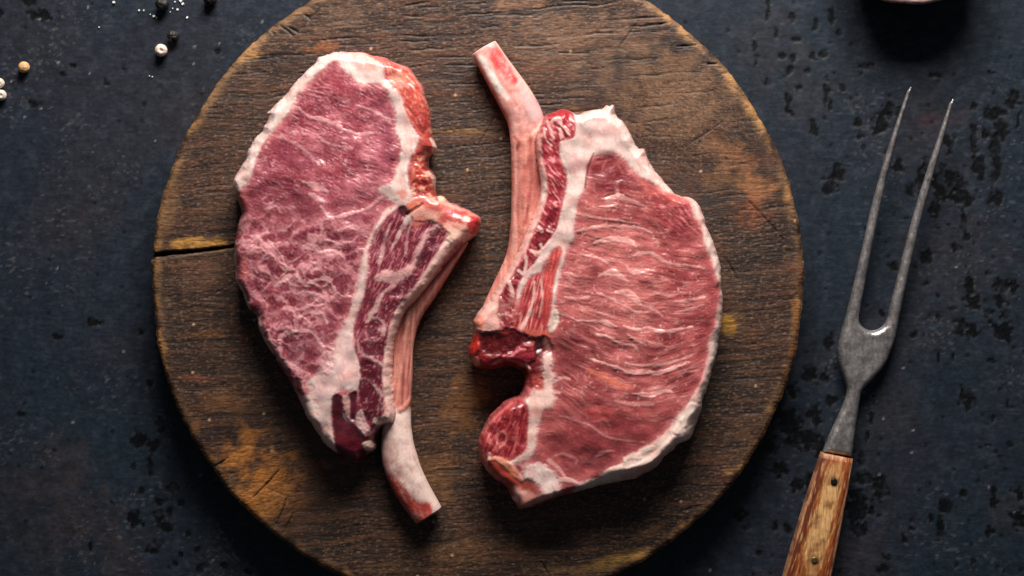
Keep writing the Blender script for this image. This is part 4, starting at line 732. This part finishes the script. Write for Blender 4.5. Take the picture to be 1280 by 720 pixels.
def sweep(L_, R_, zlow, zhigh, m=20, power=0.7, z0=0.0):
    """solid whose plan outline is the rows of left/right points; oval section between zlow and zhigh (picture units)"""
    L_ = np.asarray(L_, float); R_ = np.asarray(R_, float); n = len(L_); a = np.arange(m) * 2 * np.pi / m
    q = np.sign(np.cos(a)) * np.abs(np.cos(a)) ** power; v = np.sign(np.sin(a)) * np.abs(np.sin(a)) ** power
    C = (L_ + R_) / 2; hw = (R_ - L_) / 2; rows = []
    for k in range(n):
        zc = (zlow[k] + zhigh[k]) / 2; hz = (zhigh[k] - zlow[k]) / 2
        for s in ([0.02, .8] if k == 0 else []) + [1.0] + ([.8, .02] if k == n - 1 else []):
            rows.append(np.stack([C[k, 0] + hw[k, 0] * q * s, C[k, 1] + hw[k, 1] * q * s, zc + hz * v * s], 1))
    A = np.concatenate(rows); Rn = len(rows); i = np.arange(Rn * m).reshape(Rn, m); j = np.roll(i, -1, 1)
    F = np.stack([i[:-1].ravel(), j[:-1].ravel(), j[1:].ravel(), i[1:].ravel()], 1); return A, F

def to_m(A, zref, origin):
    xm, ym = plane_xy(A[:, 0], A[:, 1], zref); return np.stack([xm, ym, A[:, 2] * S], 1) - np.asarray(origin)
def outward(V, F):
    c = V.mean(0); fn = np.cross(V[F[:, 2]] - V[F[:, 0]], V[F[:, 3]] - V[F[:, 1]]); vol = (fn * V[F].mean(1)).sum() - (fn * c).sum()
    return F if vol > 0 else F[:, ::-1]

def build_fork():
    zr = 25.0; origin = plane_xy(1050, 560, zr) + (0.0,)
    root = empty('carving_fork', origin, 'two-tined carving fork with worn wooden handle lying right of the board', 'carving fork')
    def rows(pts, n):
        P = smooth_poly(pts, False, 10); t = np.linspace(0, len(P) - 1, n); k = np.arange(len(P)); return np.stack([np.interp(t, k, P[:, 0]), np.interp(t, k, P[:, 1])], 1)
    # head: shoulder, neck and flare into the handle, as one plate with the fork's U cut into its top
    hp = np.concatenate([smooth_poly([(1030,566),(1036,550),(1047,526),(1056,505),(1060.5,489),(1056,471),(1051,453),(1049.5,437),(1053,418),(1058,399),(1062,384),(1077,320),(1092,252),(1112,182),(1134.6,114)], False, 5),
                         smooth_poly([(1136.5,111.5),(1138.6,114),(1118,184),(1101,258),(1087,328),(1077,384),(1074.5,397),(1077,406),(1084,411.5),(1092,413.5),(1100,411.5),(1107,406),(1111.5,397),(1114,386),(1129,324),(1145,262),(1166,194),(1187.6,129)], False, 5),
                         smooth_poly([(1189.5,126.5),(1191.6,129),(1173,198),(1154,268),(1139,332),(1127,388),(1122,416),(1116,436),(1108,455),(1094,472),(1080,487),(1075.5,503),(1073,521),(1069.5,546),(1066,572)], False, 5)])
    rz = np.interp(hp[:, 1], [108, 260, 400, 430], [17, 7.5, .5, 0]); kq = ((H - zr - rz) / (H - zr))[:, None]; hp = np.array([640, 360.0]) + (hp - np.array([640, 360.0])) * kq
    gx = np.arange(1024, 1197, .7); gy = np.arange(104, 578, .7); X, Y = np.meshgrid(gx, gy); x = X.ravel(); y = Y.ravel(); d = sdf(x, y, hp); c = Canvas(x, y, (150, 146, 146), .4)
    r = np.interp(y, [110, 150, 260, 380, 410, 430], [1.9, 2.6, 4.6, 7.0, 8.0, 8.0]); e = np.clip(d / r, 0, 1); rise = np.interp(y, [108, 260, 400, 430], [17, 7.5, .5, 0])
    h = 25 - r + r * np.sqrt(np.clip(1 - (1 - e) ** 2, 0, 1)) + rise + .3 * c.wob
    c.z[(y < 396) & (x < 1092 + (410 - y) * .254)] = 1; c.z[(y < 396) & (x >= 1092 + (410 - y) * .254)] = 2
    grid_solid('head', x, y, d, h, c, X.shape, .7, zr, M_STEEL, [(0, 0.2, 0), (.5, .3, 0), (1, -1.0, -12.0)], zones={0: 'fork_head', 1: 'tine', 2: 'tine'}, parent=root, origin=origin, thick=np.interp(y, [110, 260, 400], [2.5, 5, 9]))
    # handle
    n = 320; Lh = rows([(1028,566),(1013,610),(996,664),(981,716),(966,772),(952,830),(948,870)], n); Rh = rows([(1067,574),(1060,612),(1050,664),(1039,718),(1028,772),(1014,834),(998,876)], n)
    zl = np.full(n, 3.0); zh = np.interp(np.arange(n) * 89 / (n - 1), [0, 3, 10, 40, 80, 89], [27, 30, 33, 38, 36, 28])
    A, F = sweep(Lh, Rh, zl, zh, 160, .42); V = to_m(A, zr, origin)
    c = Canvas(A[:, 0], A[:, 1], (150, 76, 34), .4); x, y = c.x, c.y
    t = (y - 566) / 150; cxn = 1047 - 38.5 * t; hw = 20 + 8.5 * t; u = (x - cxn) / hw
    sl = aniso(x, y, 105, 46, 3.4, 3, 905)
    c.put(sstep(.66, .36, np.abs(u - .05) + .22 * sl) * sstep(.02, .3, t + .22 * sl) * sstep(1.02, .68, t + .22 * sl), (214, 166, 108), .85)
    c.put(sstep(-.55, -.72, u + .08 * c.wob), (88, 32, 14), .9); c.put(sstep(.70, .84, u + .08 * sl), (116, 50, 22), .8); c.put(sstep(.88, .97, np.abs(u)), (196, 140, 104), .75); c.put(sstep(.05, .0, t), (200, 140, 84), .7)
    s = aniso(x, y, 105, 22, 2.4, 3, 903); c.put(sstep(.05, .45, -s), (92, 42, 18), .7); c.put(sstep(.15, .55, s), (236, 190, 130), .4)
    for (px, py) in ((1041, 601), (1016, 698)): c.put(sstep(9, 4, np.hypot(x - px, y - py)), (84, 44, 22), .7)
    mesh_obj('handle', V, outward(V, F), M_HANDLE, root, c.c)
    for (px, py, mt, zz) in ((1041, 601, M_PIN, 34.5), (1016, 698, M_BRASS, 38.6)):
        k = 14; a = np.arange(k) * 2 * np.pi / k; A = np.concatenate([np.stack([px + r_ * np.cos(a), py + r_ * np.sin(a), np.full(k, z_)], 1) for r_, z_ in ((4.2, zz - 6), (4.2, zz), (3.4, zz + .9), (1.4, zz + .6), (.05, zz + .6))])
        i = np.arange(5 * k).reshape(5, k); j = np.roll(i, -1, 1); F = np.stack([i[:-1].ravel(), j[:-1].ravel(), j[1:].ravel(), i[1:].ravel()], 1); V = to_m(A, zr, origin); mesh_obj('rivet', V, outward(V, F), mt, root)
build_fork()

# ------------------------------------------------------------------ spices and salt
def lumpy(r, amp, freq, seed, nu=28, nv=18, squash=1.0):
    th = np.linspace(0, math.pi, nv); ph = np.arange(nu) * 2 * np.pi / nu; TH, PH = np.meshgrid(th, ph, indexing='ij')
    d = np.stack([np.sin(TH) * np.cos(PH), np.sin(TH) * np.sin(PH), np.cos(TH)], -1).reshape(-1, 3)
    n = noise(d[:, 0] * freq + 3, d[:, 1] * freq + d[:, 2] * freq * 1.7 + seed, seed); n = n + .5 * noise(d[:, 0] * freq * 2.1 + d[:, 2] * 3, d[:, 1] * freq * 2.1 - seed, seed + 1)
    V = d * (r * (1 + amp * n))[:, None]; V[:, 2] *= squash
    i = np.arange(nu * nv).reshape(nv, nu); j = np.roll(i, -1, 1); F = np.stack([i[:-1].ravel(), i[1:].ravel(), j[1:].ravel(), j[:-1].ravel()], 1); return V, F
M_WHITE = node_mat('white_peppercorn', m_plain((226, 206, 190), .6, 0, 700, .7, 1.15)); M_TAN = node_mat('tan_peppercorn', m_plain((218, 168, 116), .55, 0, 600, .75, 1.2)); M_BLACK = node_mat('black_peppercorn', m_plain((24, 19, 17), .6, 0, 700, .4, 2.2))
M_SALT = node_mat('salt', m_plain((235, 232, 228), .3, 0, 400, .9, 1.05))
def pepper(px, py, r, mat, label, amp, freq, seed):
    V, F = lumpy(r * S, amp, freq, seed); lo = V[:, 2].min()
    if mat is M_WHITE:                                          # the dimple where the stem was
        q = np.hypot(V[:, 0] - .15 * r * S, V[:, 1] + .1 * r * S) / (r * S); V[:, 2] -= np.where(V[:, 2] > 0, .38 * r * S * sstep(.42, .05, q), 0)
    o = mesh_obj('peppercorn', V, F, mat); xm, ym = plane_xy(px, py, r); o.location = (xm, ym, -lo + 0.2 * S); tag(o, label, 'peppercorn', 'peppercorns scattered on the table')
pepper(30, 84, 7.0, M_TAN, 'tan peppercorn lying alone near the left edge of the table', .08, 3.4, 3)
pepper(201.5, 63, 7.8, M_WHITE, 'white dimpled peppercorn beside a black one at upper left', .07, 3.2, 5)
pepper(216.5, 45.5, 7.0, M_BLACK, 'black wrinkled peppercorn just above right of the white dimpled one', .24, 4.2, 9)
pepper(-.5, 104, 6.2, M_WHITE, 'upper white peppercorn of the pair cut off by the left edge', .04, 2.2, 12)
pepper(1.5, 119, 6.8, M_WHITE, 'lower white peppercorn of the pair cut off by the left edge', .04, 2.2, 15)
pepper(203, 5, 8.5, M_BLACK, 'black peppercorn among salt grains at the upper edge of the table', .16, 3.2, 20)
pepper(263, -2, 8.5, M_BLACK, 'black peppercorn cut off by the top edge left of the board', .16, 3.2, 26)
rs = random.Random(11)
for (px, py, r) in ((142.5, 3, 2.0), (174, 13, 1.6), (180, 13, 1.3), (192.5, 20.5, 1.9), (188, 18, 1.1), (226, 1, 2.2), (228.5, 5, 1.6), (219, 2.5, 1.4), (222, 12, 1.4), (234, 22, 1.6), (216, 10.5, 1.1), (196, 22, 1.0), (124, 34, 1.1), (213, 15, 1.0), (190.5, 96, 1.2), (187, 95, 1.0)):
    n = 6; A = np.array([(-1, -1, 0), (1, -.9, 0), (1.1, 1, 0), (-.9, 1, 0), (-.8, -.8, 1.5), (.8, -.7, 1.6), (.9, .7, 1.4), (-.7, .8, 1.6)]) * r * S * np.array([rs.uniform(.7, 1.2), rs.uniform(.7, 1.2), rs.uniform(.6, 1)]) * .82
    o = mesh_obj('salt_grain', A, np.array([(0, 3, 2, 1), (4, 5, 6, 7), (0, 1, 5, 4), (1, 2, 6, 5), (2, 3, 7, 6), (3, 0, 4, 7)]), M_SALT, smooth=False); xm, ym = plane_xy(px, py, 0); o.location = (xm, ym, .2 * S); o.rotation_euler = (rs.uniform(-.15, .15), rs.uniform(-.15, .15), rs.uniform(0, 3))
    tag(o, 'tiny white salt grain scattered on the dark table at upper left', 'salt grain', 'salt grains scattered at upper left')

# ------------------------------------------------------------------ the bowl just cut off by the top edge
def build_bowl():
    R = 92.0; Hh = 66.0; cx, cy = 1140.0, 5.5 - R * .945
    prof = [(.35, 0), (.55, 1), (.62, 8), (.80, 26), (.93, 46), (.985, 62), (1.0, 68), (.985, 71.5), (.95, 72.5), (.90, 71), (.87, 66), (.78, 46), (.55, 24), (.25, 16), (.001, 14)]
    m = 160; a = np.arange(m) * 2 * np.pi / m; A = []
    for (q, z) in prof:
        rr = R * q * (1 - .055 * np.exp(-((a - 1.5 * np.pi) / .42) ** 2) - .055 * np.exp(-((a - .5 * np.pi) / .42) ** 2)) * (1 + .012 * noise(np.cos(a) * 3, np.sin(a) * 3, 40) + .006 * noise(np.cos(a) * 14, np.sin(a) * 14, 41)); A.append(np.stack([cx + rr * np.cos(a), cy + rr * np.sin(a), z + 1.2 * noise(np.cos(a) * 5 + q, np.sin(a) * 5, 42)], 1))
    A = np.concatenate(A); A[:, 2] = np.maximum(A[:, 2], 0.2); n = len(prof); i = np.arange(n * m).reshape(n, m); j = np.roll(i, -1, 1)
    F = np.stack([i[:-1].ravel(), j[:-1].ravel(), j[1:].ravel(), i[1:].ravel()], 1)
    origin = plane_xy(cx, cy, Hh) + (0.0,); V = to_m(A, Hh, origin)
    c = Canvas(A[:, 0], A[:, 1], (60, 36, 28), .5); zq = np.repeat(np.arange(n), m); ang = np.tile(a, n)
    c.put(((zq >= 6) & (zq <= 10)) * 1.0, (160, 134, 126), .95); c.put(((zq >= 6) & (zq <= 10)) * sstep(.0, .5, noise(ang * 9, zq * 2.0, 44)), (120, 92, 86), .8)
    root = empty('bowl', origin, 'small dark bowl with pale streaked rim cut off by the top edge', 'bowl'); F = outward(V, F)
    fz = zq[F].max(1)
    for nm, sel in (('bowl_body', (fz <= 6)), ('rim', (fz > 6) & (fz <= 10)), ('bowl_inside', fz > 10)):
        f = F[sel]; u, g = np.unique(f, return_inverse=True); mesh_obj(nm, V[u], g.reshape(-1, 4), M_BOARD, root, c.c[u], c.r[u])
build_bowl()
